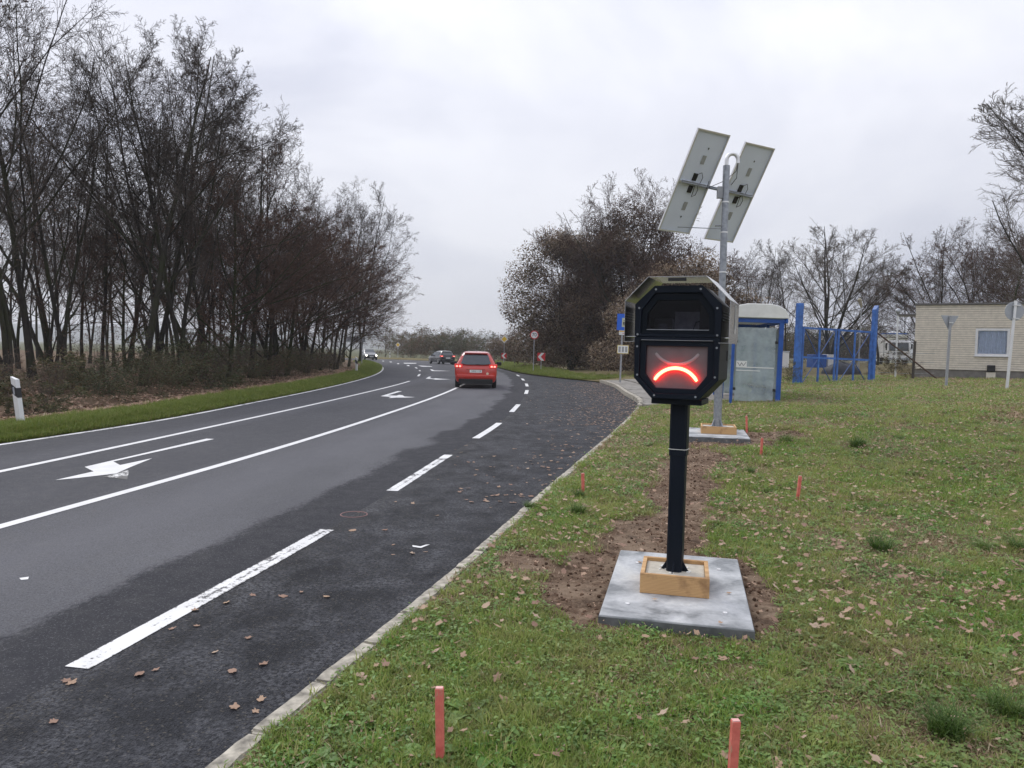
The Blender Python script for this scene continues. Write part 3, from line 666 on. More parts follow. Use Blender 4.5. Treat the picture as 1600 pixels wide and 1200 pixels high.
def panel(C, side):
    p = bpy.data.objects.new('solar_panel', None); COL.objects.link(p); p.parent = mast
    Mx = Matrix((( wv.x, sv.x, nv.x, C[0]), (wv.y, sv.y, nv.y, C[1]), (wv.z, sv.z, nv.z, C[2]), (0, 0, 0, 1)))
    p.matrix_local = Mx
    p['label'] = 'left hand solar panel seen from behind' if side < 0 else 'right hand solar panel behind the mast'
    up = -1 if (Mx.to_3x3() @ Vector((0, 0, 1))).y > 0 else 1     # local z that faces the camera
    hw, hl, dp = PW / 2, PL / 2, .035
    fr = MB()
    for sx in (-1, 1): fr.box((sx * (hw - .006), 0, 0), (.012, PL, dp)); fr.box((sx * (hw - .017), 0, up * (dp / 2 - .0015)), (.022, PL, .003))
    for sy in (-1, 1): fr.box((0, sy * (hl - .006), 0), (PW, .012, dp - .002)); fr.box((0, sy * (hl - .017), up * (dp / 2 - .003)), (PW - .01, .022, .003))
    fr.box((0, 0, up * .004), (PW - .03, .03, dp)); fr.build('frame', M['alu'], p)
    MB().box((0, 0, -up * (dp / 2 - .006)), (PW - .02, PL - .02, .006)).build('backsheet', M['backsheet'], p)
    MB().box((0, 0, -up * (dp / 2 - .0015)), (PW - .022, PL - .022, .002)).build('cell_face', M['cells'], p)
    for sy, yj in ((1, .11), (-1, -.11)):
        jb = MB(); jb.box((-.02, yj, 0), (.09, .13, .028)); j = jb.build('junction_box', M['black'], p, bevel=.006)
        c = MB(); c.tube([(-.01, yj + .05, up * .015), (.07, yj + .10, up * .03), (.13, yj + .02, up * .03), (.12, yj - .08, up * .03), (.05, yj - .12 * 1, up * .03), (.02, -.01, up * .035)], .006, 6); c.build('cable', M['black'], j, True)
        MB().box((.015, sy * .42, -up * .0015), (.085, .15, .002)).build('type_label', M['label'], p)
        MB().box((.03, sy * .62, -up * .0015), (.025, .03, .002)).build('type_mark', M['black'], p)
    return p, up
def loc_m(w): return (w[0] - mx_, w[1] - my_, w[2] - mb_z)
cL = Vector(loc_m((3.09, 13.38, 4.60))); cR = cL + wv * 1.12 + Vector((0, 0, -.05))
pL, upz = panel(cL, -1); panel(cR, 1)
br = MB(); back = -nv * .05 if nv.y > 0 else nv * .05
a0 = cL - wv * .30 + back * 1; a1 = cR + wv * .30 + back * 1
br.tube([a0, a1], .018, 6); br.tube([a0 + Vector((0, 0, .03)), a1 + Vector((0, 0, .03))], .012, 6)
mid = (cL + cR) / 2 + back; br.tube([mid, (0, 0, mid.z - .05)], .035, 8)
arm = br.build('panel_bracket', M['galv'], mast)
MB().box((-.09, .02, mid.z - .08), (.10, .09, .20)).build('clamp_block', M['galvpaint'], arm)
lo1 = cL - sv * .80 + back; lo2 = cR - sv * .80 + back
br2 = MB(); br2.tube([lo1, (0, 0, mid.z - .72), lo2], .008, 6); br2.tube([(0, 0, mid.z - .66), (-.15, .05, mid.z - .66)], .014, 6); br2.build('stay_rod', M['galv'], mast)
cb = MB(); cb.tube([(.2, 0, HT + .04), (.17, 0, HT - .1), (-.05, -.02, HT - .28), (-.35, -.05, HT - .42), (cL.x + .25, cL.y - .1, cL.z + .02)], .006, 6); cb.tube([(.2, 0, HT + .04), (.2, .05, HT - .2), (cR.x - .2, cR.y - .06, cR.z + .1)], .006, 6); cb.build('cable', M['black'], mast, True)

# ------------------------------------------------------------------ survey stakes
stakes = [((688, 1193), 122, 14, -.03, 'red painted stake in the grass at the bottom centre, left of the slab'),
          ((1143, 1228), 108, 14, .02, 'red painted stake cut by the bottom edge, in front of the concrete slab'),
          ((911, 773), 34, 7, -.04, 'short red stake near the kerb, left of the dark post'),
          ((1246, 782), 39, 8, .06, 'short red stake alone on the lawn right of the bare soil'),
          ((1189, 711), 27, 7, .03, 'short red stake right of the solar mast slab, nearer one'),
          ((1167, 676), 26, 6, -.06, 'short red stake just behind the solar mast slab')]
for (px, py), hp, wp, lean, lab in stakes:
    x, y, z = gt(px, py); sc_ = FPX / y
    s = thing('survey_stake', lab, 'stake', (x, y, z - .02), (R(random.uniform(-2, 2)), lean, random.uniform(-.3, .5)), 'red survey stakes')
    h = hp / sc_ + .02; w = .032
    b = MB(); b.box((0, 0, h / 2), (w, w * .8, h)); o = b.build('stake_shaft', M['stake'], s, bevel=.003)
    MB().box((0, 0, h + .0015), (w * .86, w * .66, .003)).build('sawn_top', simple('stake_top', (.75, .42, .38), .8) if 'stake_top' not in bpy.data.materials else bpy.data.materials['stake_top'], s)

# ------------------------------------------------------------------ roadside posts and signs
def delineator(px, py, h, lean, label, big=True, Yd=None):
    x, y = gp(px, py, 0); z = wood_z(x, y) if x < fL(y) else .05
    if Yd: x, y = xat(px, Yd), Yd
    d = thing('delineator_post', label, 'marker post', (x, y, z), (0, lean, R(-12)), 'white roadside marker posts')
    b = MB(); vprism(b, [(-.06, -.03), (.06, -.05), (.06, .05), (-.06, .03)], 0, h); b.v = [(x_, y_, z_ - (.035 * (x_ / .06) if z_ > .5 else 0)) for x_, y_, z_ in b.v]; b.build('post_body', M['white'], d, bevel=.006)
    b = MB(); vprism(b, [(-.063, -.033), (.063, -.053), (.063, .053), (-.063, .033)], h * .62, h * .83); b.v = [(x_, y_, z_ - .05 * (x_ / .063)) for x_, y_, z_ in b.v]; bo = b.build('black_band', M['black'], d)
    MB().box((0, -.048, h * .72), (.032, .008, .14)).build('reflector', M['signback'], bo)
delineator(32, 667, .86, R(-8.5), 'white plastic marker post with black band leaning at the left edge')
delineator(557, 584, .95, R(-2), 'small white marker post on the verge below the overhanging trees')
delineator(609, 561, .9, 0, 'tiny white marker post on the far side of the bend', Yd=112)
def sign_pole(name, label, loc, h, r, lean=0, rz=0, mat='galvpaint'):
    t = thing(name, label, 'road sign', loc, (0, lean, rz))
    MB().tube([(0, 0, 0), (0, 0, h)], r, 10).build('pole', M[mat], t, True)
    return t
def ptext(body, size, mat, parent, loc): return text_obj('numerals', body, size, mat, parent, loc, (math.pi / 2, 0, 0))
# 70 limit
Y7 = 54.5; x7 = xat(833.5, Y7); s7 = sign_pole('speed_limit_sign', 'round red and white 70 speed limit sign on a thin pole', (x7, Y7, .05), 2.95, .032, R(.6))
MB().disc((0, -.045, 2.72), .31, .012).build('red_rim', M['red'], s7); wd = MB().disc((0, -.054, 2.72), .245, .012).build('white_disc', M['white'], s7)
ptext('70', .36, M['black'], wd, (0, -.0625, 2.72))
def chevron(px, Y, zc, w, label):
    t = thing('chevron_sign', label, 'road sign', (xat(px, Y), Y, 0.05), (0, R(.5), R(-6)), 'red and white chevron signs')
    MB().tube([(0, 0, 0), (0, 0, zc + w * .4)], .03, 10).build('pole', M['galvpaint'], t, True)
    p = MB().box((0, -.04, zc), (w, .012, w)).build('plate', M['red'], t)
    h = w / 2; MB().prism([(-h * .85, zc), (.0, zc + h * .98), (h * .75, zc + h * .98), (-h * .1, zc), (h * .75, zc - h * .98), (.0, zc - h * .98)], -.054, -.047).build('arrow', M['white'], p)
chevron(845.5, 55.5, 1.15, .58, 'red and white chevron sign right of the 70 limit pole')
# priority diamond with chevron further on
def diamond(t, zc, hd):
    a = MB().prism([(-hd, zc), (0, zc + hd), (hd, zc), (0, zc - hd)], -.04, -.03).build('white_plate', M['white'], t)
    MB().prism([(-hd * .72, zc), (0, zc + hd * .72), (hd * .72, zc), (0, zc - hd * .72)], -.047, -.041).build('yellow_centre', M['yellow'], a)
Yp = 80; tp = sign_pole('priority_sign', 'yellow and white priority diamond sign beside the right verge', (xat(787, Yp), Yp, .05), 2.6, .03, R(.6)); diamond(tp, 2.75, .42)
chevron(787.3, 79.6, 1.0, .56, 'red and white chevron sign below the yellow priority diamond')
Yq = 118; tq = sign_pole('priority_sign', 'pale priority diamond sign far off on the outside of the bend', (xat(621.5, Yq), Yq, .0), 2.2, .03); diamond(tq, 2.15, .4)
Yb = 70; tb = thing('direction_board', 'grey direction board on two posts under the trees at the bend', 'road sign', (xat(556, Yb), Yb, 0), (0, 0, R(8)))
for sx in (-.5, .55): MB().tube([(sx, 0, 0), (sx, 0, 2.6)], .04, 8).build('post', M['galvpaint'], tb, True)
MB().box((0, 0, 2.35), (1.7, .03, .5)).build('board', M['signback'], tb)
# backs of signs by the building
x, y, z = 14.72, 25.6, tz(14.72, 25.6)
ty = sign_pole('yield_sign', 'grey back of a triangular yield sign on a pole before the cream building', (x, y, z), 2.42, .045, R(1.2))
MB().prism([(-.30, 2.44), (.30, 2.44), (0, 1.92)], .05, .062).build('plate', M['signback'], ty)
MB().box((0, -.05, 2.2), (.14, .02, .03)).build('clamp', M['alu'], ty); MB().box((0, .046, 2.22), (.03, .02, .42)).build('stiffener', M['flash'], ty)
x, y = 15.47, 23.6; z = tz(x, y)
tr_ = sign_pole('round_sign', 'grey back of a round sign on a leaning pole at the right edge', (x, y, z), 2.8, .045, R(3.0), mat='alu')
MB().disc((.03, .06, 2.48), .30, .012).build('plate', M['signback'], tr_); MB().box((.05, .05, 2.48), (.05, .02, .58)).build('stiffener', M['galvpaint'], tr_)
for zz in (2.25, 2.66): MB().box((.04, .0, zz), (.18, .13, .03)).build('clamp', M['alu'], tr_)
# bus stop sign
Ys = 37.; xs = xat(969, Ys, 590)
tbus = sign_pole('bus_stop_sign', 'blue bus stop sign with small notice plates at the end of the pavement', (xs, Ys, .16), 3.05, .045, R(.9))
bp = MB().box((.10, -.05, 2.95), (.76, .02, .80)).build('blue_plate', M['signblue'], tbus); MB().box((.16, -.064, 2.93), (.40, .006, .44)).build('pictogram_field', simple('pictogram_field', (.52, .53, .36), .5), bp)
bus = MB(); bus.box((.16, -.07, 2.90), (.28, .006, .13)); bus.box((.16, -.07, 3.03), (.26, .006, .03)); bus.disc((.08, -.07, 2.82), .035, .006); bus.disc((.24, -.07, 2.82), .035, .006); bus.build('bus_pictogram', M['black'], bp)
MB().box((.16, -.074, 2.92), (.05, .004, .08)).build('pictogram_door', M['white'], bp)
np_ = MB().box((.12, -.05, 2.43), (.56, .015, .22)).build('name_plate', M['white'], tbus); MB().box((.12, -.06, 2.50), (.54, .006, .05)).build('yellow_stripe', M['yellow'], np_)
MB().box((.15, -.06, 2.40), (.30, .006, .02)).build('name_lettering', M['red'], np_)
tpz = MB().box((.06, -.06, 1.62), (.56, .02, .42)).build('timetable', simple('timetable_frame', (.72, .58, .22), .6), tbus); MB().box((.06, -.073, 1.62), (.50, .006, .36)).build('timetable_sheet', M['sticker'], tpz)
for i in range(3): MB().box((-.1 + i * .16, -.078, 1.62), (.10, .003, .26)).build('timetable_column', M['label'], tpz)

# ------------------------------------------------------------------ bus shelter
sx0, sy0 = 6.02, 20.75
szg = .27
sh = thing('bus_shelter', 'blue framed glass bus shelter with a white arched roof', 'bus shelter', (sx0, sy0, szg), (0, R(1.0), R(-9)))
W_, D_, HH = 1.24, 4.2, 2.28
for x_ in (0, W_):
    for y_ in (0, D_ / 2, D_):
        MB().box((x_, y_, HH / 2 - .1), (.12 if x_ and y_ == 0 else .075, .10, HH + .2)).build('post', M['blue'], sh, bevel=.006)
for y_ in (0, D_):
    g_ = MB().box((W_ / 2 - .02, y_, 1.10), (W_ - .22, .012, 2.02)).build('end_glass', M['shglass'], sh)
    for z_ in (.42, 1.72): 
        for x_ in (.075, W_ - .11): MB().box((x_, y_, z_), (.07, .05, .07)).build('glass_clamp', M['black'], g_)
for i in range(3):
    MB().box((W_, .75 + i * 1.36, 1.10), (.012, 1.26, 2.02)).build('rear_glass', M['shglass'], sh)
MB().box((W_ / 2, 0, HH + .02), (W_ + .30, .10, .11)).build('fascia', M['blue'], sh, bevel=.005); MB().box((W_ / 2, D_, HH + .02), (W_ + .30, .10, .11)).build('fascia', M['blue'], sh, bevel=.005)
for x_ in (-.12, W_ + .12): MB().box((x_, D_ / 2, HH + .03), (.06, D_ + .2, .11)).build('side_beam', M['blue'], sh, bevel=.005)
prof = [(-.17, HH + .09), (-.15, HH + .20), (-.06, HH + .34), (.10, HH + .43), (.32, HH + .475), (W_ - .32, HH + .475), (W_ - .10, HH + .43), (W_ + .06, HH + .34), (W_ + .15, HH + .20), (W_ + .17, HH + .09)]
rf = MB().prism(prof, -.12, D_ + .12).build('roof', M['roofwhite'], sh, bevel=.02)
for i in range(1, 4): MB().prism([(x * 1.0, z + .008) for x, z in prof[1:-1]] + [(x, z - .03) for x, z in prof[1:-1]][::-1], i * D_ / 4 - .02, i * D_ / 4 + .02).build('roof_rib', M['alu'], rf)
bn = MB(); bn.box((W_ - .28, D_ / 2, .47), (.36, D_ - .9, .04)); be = bn.build('bench', simple('bench_wood', (.12, .09, .07), .8), sh, bevel=.006)
for y_ in (.6, D_ / 2, D_ - .6): MB().prism([(W_ - .46, .45), (W_ - .04, .45), (W_ - .04, .12), (W_ - .12, .30)], y_ - .02, y_ + .02).build('bench_bracket', M['blue'], be)
MB().box((.62, -.01, 1.02), (.95, .006, .028)).build('white_strip', M['sticker'], sh); MB().box((.42, -.012, .93), (.64, .006, .022)).build('white_strip', M['sticker'], sh)
nt_ = MB().box((.24, -.012, 1.10), (.28, .006, .18)).build('notice', M['sticker'], sh)
zg = MB()
for a_, b_ in (((.13, 1.15), (.2, 1.05)), ((.2, 1.05), (.24, 1.14)), ((.24, 1.14), (.29, 1.06)), ((.29, 1.06), (.36, 1.16))): zg.tube([(a_[0], -.017, a_[1]), (b_[0], -.017, b_[1])], .006, 4)
zg.build('scrawl', M['black'], nt_)
# pale path kerb behind the shelter
pk = thing('path_edging', None, None); pk['kind'] = 'structure'
for i in range(10):
    x0 = 7.6 + i * .5; y0 = 24.9 + i * .06; o = link('edging_stone', smalls[i % 4], pk); o.location = (x0, y0, tz(x0, y0) + .06); o.rotation_euler = (0, 0, R(-83)); o.scale = (1.1, 1, 1)

# ------------------------------------------------------------------ blue gate
gA = Vector((11.1, 29.5, tz(11.1, 29.5))); gB = Vector((14.85, 31.2, tz(14.85, 31.2)))
gd = (gB - gA).xy; GL = gd.length; grz = math.atan2(gd.y, gd.x)
gate = thing('blue_gate', 'tall blue steel gate with two mesh leaves between blue posts', 'gate', gA, (0, R(1.0), grz))
for x_, w_ in ((0, .21), (GL, .14)):
    MB().box((x_, 0, 1.55), (w_, .2, 3.25)).build('gate_post', M['blue2'], gate, bevel=.01)
MB().prism([(GL - .068, 3.17), (GL + .068, 3.17), (GL + .068, 3.34)], -.1, .1).build('post_cap', M['blue2'], gate)
gh0, gh1 = -.03, 2.28
meshm = simple('gate_mesh_wire', (.05, .07, .13), .5, metal=.5)
for s0, s1 in ((.2, GL / 2 - .03), (GL / 2 + .03, GL - .12)):
    lf_ = bpy.data.objects.new('gate_leaf', None); COL.objects.link(lf_); lf_.parent = gate
    for x_ in (s0 + .05, (s0 + s1) / 2, s1 - .05): MB().box((x_, 0, (gh0 + gh1) / 2), (.065, .05, gh1 - gh0)).build('upright', M['blue2'], lf_)
    for z_ in (gh0 + .03, 1.08, gh1 - .05): MB().box(((s0 + s1) / 2, .003, z_), (s1 - s0, .04, .075 if z_ > .5 else .04)).build('rail', M['blue2'], lf_)
    xm = (s0 + s1) / 2
    dg = MB()
    dg.tube([(s0 + .1, .02, 2.2), (xm, .02, 1.1)], .018, 6); dg.tube([(s1 - .1, .02, 2.2), (xm, .02, 1.1)], .018, 6); dg.tube([(s0 + .1, .02, .05), (xm, .02, 1.05)], .018, 6); dg.tube([(s1 - .1, .02, .05), (xm, .02, 1.05)], .018, 6)
    dg.build('brace', simple('brace_blue', (.045, .10, .28), .6) if 'brace_blue' not in bpy.data.materials else bpy.data.materials['brace_blue'], lf_)
    wm = MB()
    for i in range(int((gh1 - gh0) / .055)): wm.box((xm, .032, gh0 + i * .055), (s1 - s0 - .05, .004, .004))
    for i in range(int((s1 - s0) / .055)): wm.box((s0 + i * .055, .034, (gh0 + gh1) / 2), (.004, .004, gh1 - gh0))
    wm.build('wire_mesh', meshm, lf_)

# ------------------------------------------------------------------ cream brick building
bA = Vector((18.05, 34.0)); bdir = Vector((3.6, -2.0)).normalized(); brz = math.atan2(bdir.y, bdir.x); BL, BH = 9.0, 3.27; bz = tz(18.05, 34) + .02
bld = thing('brick_building', 'low flat roofed cream brick building with a white framed window', 'building', (bA.x, bA.y, bz), (0, 0, brz))
PLH = .42; wx0, wx1, wz0, wz1 = 2.32, 3.58, 1.05, 2.24
core = MB()
for x0, x1, z0, z1 in ((.01, wx0, PLH, BH), (wx1, BL, PLH, BH), (wx0, wx1, PLH, wz0), (wx0, wx1, wz1, BH)): core.box(((x0 + x1) / 2, .14, (z0 + z1) / 2), (x1 - x0, .24, z1 - z0))
core.box((.14, 4.0, (BH + PLH) / 2), (.24, 7.7, BH - PLH)); core.box((BL / 2, 7.9, BH / 2), (BL, .2, BH)); core.build('wall_core', M['mortar'], bld)
bm_ = MB(); ch, bl = .098, .25
nrow = int((BH - PLH) / ch)
for r_ in range(nrow):
    z = PLH + (r_ + .5) * ch; x = -(r_ % 2) * bl / 2
    while x < BL:
        a, b = max(.0, x) + .001, min(BL, x + bl - .003); segs = [(a, b)]
        if wz0 < z < wz1: segs = [(p, q) for p, q in ((a, min(b, wx0)), (max(a, wx1), b)) if q - p > .02]
        for p, q in segs:
            if q - p > .02: bm_.box(((p + q) / 2, .012 + random.uniform(-.002, .002), z), (q - p, .034, ch - .022))
        x += bl
for r_ in range(nrow):
    for i in range(30): bm_.box((.012, .17 + i * .25, PLH + (r_ + .5) * ch), (.034, .246, ch - .022))
bo = bm_.build('brickwork', M['brick'], bld); bo['kind'] = 'stuff'
MB().box((BL / 2, .16, PLH / 2 - .2), (BL - .04, .24, PLH + .4)).build('plinth', M['plinth'], bld); MB().box((.15, 4, PLH / 2 - .2), (.22, 7.7, PLH + .4)).build('plinth', M['plinth'], bld)
MB().box((BL / 2, 3.95, BH + .04), (BL + .1, 8.1, .07)).build('roof', M['flash'], bld)
wo = MB(); wo.ring([(wx0, wz0), (wx1, wz0), (wx1, wz1), (wx0, wz1)], [(wx0 + .10, wz0 + .10), (wx1 - .10, wz0 + .10), (wx1 - .10, wz1 - .10), (wx0 + .10, wz1 - .10)], -.015, .08); wn_ = wo.build('window', M['white'], bld)
MB().box(((wx0 + wx1) / 2, .05, (wz0 + wz1) / 2), (wx1 - wx0 - .2, .008, wz1 - wz0 - .2)).build('pane', glassmat('house_glass', (.95, .97, 1), .03), wn_)
cu = MB(); n = 60
cv = [((wx0 + .05) + (wx1 - wx0 - .1) * i / n, .12 + .02 * math.sin(i * 1.1) + .008 * math.sin(i * 2.7), z) for z in (wz0 + .05, wz1 - .05) for i in range(n + 1)]
cu.add(cv, [(i, i + 1, n + 2 + i, n + 1 + i) for i in range(n)]); cu.build('curtain', M['curtain'], wn_, True)
MB().box(((wx0 + wx1) / 2, -.03, wz0 - .01), (wx1 - wx0 + .06, .10, .04)).build('sill', M['white'], wn_)
vb = MB().box((2.95, -.05, .52), (.30, .16, .28)).build('vent_hood', M['black'], bld, bevel=.02); MB().box((2.95, -.03, .2), (.34, .08, .3)).build('vent_base', M['brick'], vb)
MB().box((-.36, .6, BH - .42), (.78, 1.2, .07)).build('canopy', M['flash'], bld); MB().box((-.72, .05, (BH - .46) / 2), (.07, .07, BH - .46)).build('canopy_post', M['white'], bld)
gl_ = MB(); nseg = 10
gl_.tube([(-.72, .05, BH - .38 + .25 * (1 - math.cos(math.pi * i / nseg)) / 2) for i in range(nseg + 1)], [max(.01, .12 * math.sin(math.pi * i / nseg)) for i in range(nseg + 1)], 14)
gl_.build('globe_lamp', M['signback'], bld, True)

# ------------------------------------------------------------------ lamp post, ivy stump, fence, lumps behind the gate
Yl = 52; lz = 1.0; ll = thing('street_lamp', 'thin grey street lamp behind the blue gate', 'street lamp', (xat(1342, Yl), Yl, .85), (0, R(.3), 0))
MB().tube([(0, 0, 0), (0, 0, 4.25)], [.055, .035], 10).build('pole', M['galvpaint'], ll, True)
MB().tube([(0, 0, 4.2), (-.05, 0, 4.45), (-.14, 0, 4.75), (-.16, 0, 4.85)], [.04, .10, .13, .03], 10).build('lamp_head', simple('lamp_head', (.30, .27, .19), .6), ll, True)
fz = thing('wire_fence', 'wire fence with a slanting rusty rail beside the blue gate', 'fence', (15.3, 31.6, tz(15.3, 31.6)))
MB().tube([(-.1, 0, 2.0), (2.9, .6, .05)], .035, 8).build('slanting_rail', simple('rusty_rail', (.10, .06, .045), .8), fz, True)
for z_ in (.35, .8, 1.2): MB().tube([(0, 0, z_), (1.4, .5, z_ - .03), (2.9, 1.0, z_)], .008, 4).build('wire', M['galv'], fz)
MB().tube([(1.75, .55, 0), (1.78, .55, 1.7)], .06, 8).build('fence_post', simple('old_post', (.07, .06, .05), .9), fz)
ph = thing('tarpaulin_heap', 'dark tarpaulin covered heap on the grass behind the gate', 'heap', (xat(1315, 40), 40, .72))
hp = MB(); 
for j in range(7):
    for i in range(16):
        a = 2 * math.pi * i / 16; t = j / 6; rr_ = math.cos(t * math.pi / 2) * (1 + .12 * math.sin(3 * a + 1) + .06 * math.sin(7 * a)); hp.v.append((1.0 * rr_ * math.cos(a), .6 * rr_ * math.sin(a), .62 * math.sin(t * math.pi / 2) * (1 + .1 * math.sin(2 * a))))
hp.f = [(j * 16 + i, j * 16 + (i + 1) % 16, (j + 1) * 16 + (i + 1) % 16, (j + 1) * 16 + i) for j in range(6) for i in range(16)]
hp.build('tarpaulin', simple('dark_tarpaulin', (.018, .019, .024), .6, var=.4, nscale=5, bump=.5, bscale=8), ph, True)
ct = thing('waste_container', 'blue and white container standing far behind the gate', 'container', (xat(1278, 58), 58, .75), (0, 0, R(6)))
MB().box((-.1, 0, .55), (1.1, 1.0, 1.0)).build('body', M['blue'], ct, bevel=.03); MB().box((.75, -.1, .55), (.45, .9, 1.05)).build('white_side', M['white'], ct, bevel=.02)
bt = thing('white_bin', 'small white box on the grass left of the gate post', 'box', (xat(1224, 50), 50, .85)); MB().box((0, 0, .5), (.6, .5, 1.05)).build('body', M['white'], bt, bevel=.04); MB().box((0, 0, 1.06), (.66, .56, .08)).build('lid', M['signback'], bt, bevel=.02)

# ------------------------------------------------------------------ vehicles
def wheel(parent, x, y, r=.32, w=.2):
    t = MB(); t.tube([(x - w / 2, y, r), (x - w / 2 + .03, y, r), (x + w / 2 - .03, y, r), (x + w / 2, y, r)], [r * .9, r, r, r * .9], 22)
    o = t.build('wheel', M['tyre'], parent, True); s = 1 if x > 0 else -1
    MB().disc((x + s * (w / 2 + .002), y, r), r * .66, .012, 18, 'x').build('rim', M['rim'], o)
def loft(stations, name, mat, parent, zb):
    """stations: (y, half width low, half width belt, half width roof, z belt, z top, z bottom)"""
    b = MB(); k = None
    for (y, wl, wb_, wr, zb_, zt, z0) in stations:
        half = [(0, z0), (wl * .9, z0), (wl, z0 + .10), (wb_, (z0 + zb_) * .52), (wb_ * .985, zb_), ((wb_ + wr) / 2, zb_ + (zt - zb_) * .5), (wr, zb_ + (zt - zb_) * .88), (wr * .82, zt - .012), (0, zt)]
        full = half + [(-x, z) for x, z in half[-2:0:-1]]; k = len(full); b.v += [(x, y, z) for x, z in full]
    n = len(stations); b.f = [(i * k + j, i * k + (j + 1) % k, (i + 1) * k + (j + 1) % k, (i + 1) * k + j) for i in range(n - 1) for j in range(k)]
    b.f += [tuple(range(k))[::-1], tuple((n - 1) * k + j for j in range(k))]
    o = b.build(name, mat, parent, True); sb_ = o.modifiers.new('round', 'SUBSURF'); sb_.levels = sb_.render_levels = 2; return o
def car(label, loc, rz, paint, H, Wd, kind, group=None):
    """rear at y=0, nose at +y; origin under the rear bumper"""
    c = thing('car', label, 'car', loc, (0, 0, rz)); w = Wd / 2; zb = H * .60
    st = [(-.02, w * .80, w * .90, w * .80, zb * .72, zb * .78, .30), (.02, w * .90, w * .965, w * .90, zb * .90, zb * .98, .24), (.10, w * .93, w, w * .86, zb, zb * 1.06, .22), (.38, w * .95, w, w * .64, zb, H * .955, .22), (.62, w * .95, w, w * .64, zb, H * .99, .22), (1.5, w * .96, w, w * .68, zb, H * 1.01, .2), (2.4, w * .96, w, w * .66, zb, H * .97, .2),
          (3.25, w * .96, w, w * .80, zb * .98, zb * 1.06, .2), (4.0, w * .93, w * .96, w * .82, zb * .84, zb * .93, .2), (4.3, w * .8, w * .82, w * .7, zb * .6, zb * .75, .26)]
    body = loft(st, 'body', paint, c, zb)
    # rear screen
    def q(name, mat, pts, par=body, t=.006):
        b = MB(); v = [Vector(p) for p in pts]; nn = (v[1] - v[0]).cross(v[2] - v[0]).normalized() * t; k = len(v)
        b.add([p for p in v] + [p + nn for p in v], [tuple(range(k))[::-1], tuple(range(k, 2 * k))] + [(i, (i + 1) % k, k + (i + 1) % k, k + i) for i in range(k)]); return b.build(name, mat, par)
    q('rear_window', M['carglass'], [(-w * .70, .062, zb * 1.10), (-w * .4, .05, zb * 1.055), (w * .4, .05, zb * 1.055), (w * .70, .062, zb * 1.10), (w * .56, .30, H * .90), (-w * .56, .30, H * .90)], t=.03)
    q('roof_spoiler', paint, [(-w * .54, .21, H * .935), (w * .54, .21, H * .935), (w * .56, .5, H * .965), (-w * .56, .5, H * .965)], t=.025)
    for s in (-1, 1):
        b = [(s * (w * .955), .95, zb * 1.03), (s * (w * .955), 2.9, zb * 1.02), (s * w * .80, 2.35, H * .90), (s * w * .79, .85, H * .92), (s * w * .88, .45, zb * 1.2)]
        q('side_window', M['carglass'], b if s > 0 else b[::-1], t=.012)
        tl = MB(); tl.box((s * w * .80, .035, zb * 1.0), (w * .36, .11, H * .095)); tl.box((s * w * .93, .11, zb * 1.02), (w * .14, .22, H * .09)); t_o = tl.build('tail_light', M['tail'], body, bevel=.02)
        for dx in (.74, .88): MB().box((s * w * dx, -.022, zb * .985), (w * .09, .02, H * .04)).build('lamp_core', M['tailhot'], t_o)
        mr_ = MB(); mr_.box((s * (w + .11), 2.45, zb * 1.08), (.24, .10, .17)); mr_.build('mirror', M['black'], body, bevel=.03)
        wheel(c, s * (w - .12), .82); wheel(c, s * (w - .12), 3.42)
    MB().box((0, -.01, .30), (Wd * .80, .14, .22)).build('lower_bumper', M['tyre'], body, bevel=.03)
    bb = MB(); bb.box((0, .0, .52), (Wd * .90, .13, .17)); bb.build('bumper', paint, body, bevel=.05)
    pl = MB().box((.0, -.028, zb * .77), (.52, .02, .115)).build('number_plate', M['sticker'], body)
    if kind == 'mpv':
        text_obj('plate_lettering', 'NRZ-118', .105, M['black'], pl, (0.02, -.0395, zb * .77), (math.pi / 2, 0, 0))
        MB().box((0, -.022, zb * .85), (.80, .03, .035)).build('chrome_strip', simple('chrome_red', (.5, .12, .09), .25, metal=.6), body, bevel=.01)
        st_ = MB().disc((.50, -.012, zb * .67), .055, .05, 16); st_.build('round_sticker', simple('cream_sticker', (.75, .62, .45), .5), body)
        MB().tube([(.0, .03, zb * 1.075), (.38, .045, zb * 1.09)], .016, 6).build('rear_wiper', M['black'], body)
        MB().tube([(0, .75, H * .985), (0, .62, H + .17)], .006, 5).build('aerial', M['black'], body)
    return c
xr, yr_ = -1.56, 32.3
car('red five door car driving away with its brake lights on', (xr, yr_, -.05), R(2), M['redcar'], 1.60, 1.83, 'mpv')
car('black hatchback further ahead in the bend', (-7.1, 83, -.05), R(26), M['blackcar'], 1.50, 1.75, 'hatch')
# oncoming car
oc = thing('car', 'oncoming grey car with glaring headlights at the far bend', 'car', (-18.9, 101.2, -.05), (0, 0, R(20)))
w = .88; H = 1.48; zb = .86
st = [(0, w * .82, w * .86, w * .7, .55, .68, .25), (.15, w * .93, w * .96, w * .8, .66, .76, .2), (1.0, w * .96, w, w * .82, .84, .93, .2), (1.25, w * .96, w, w * .8, zb, .98, .2), (2.0, w * .96, w, w * .72, zb, H * .97, .2), (3.0, w * .96, w, w * .72, zb, H, .2), (3.8, w * .95, w * .98, w * .70, zb, H * .93, .22), (4.2, w * .9, w * .93, w * .8, zb * .9, zb * 1.05, .25)]
ob = loft(st, 'body', M['greycar'], oc, zb)
for s in (-1, 1):
    MB().disc((s * w * .74, .0, .62), .085, .10, 16).build('headlight', M['headlamp'], ob); wheel(oc, s * (w - .11), .75); wheel(oc, s * (w - .11), 3.4)
    MB().box((s * (w + .09), 1.6, .98), (.17, .08, .13)).build('mirror', M['black'], ob)
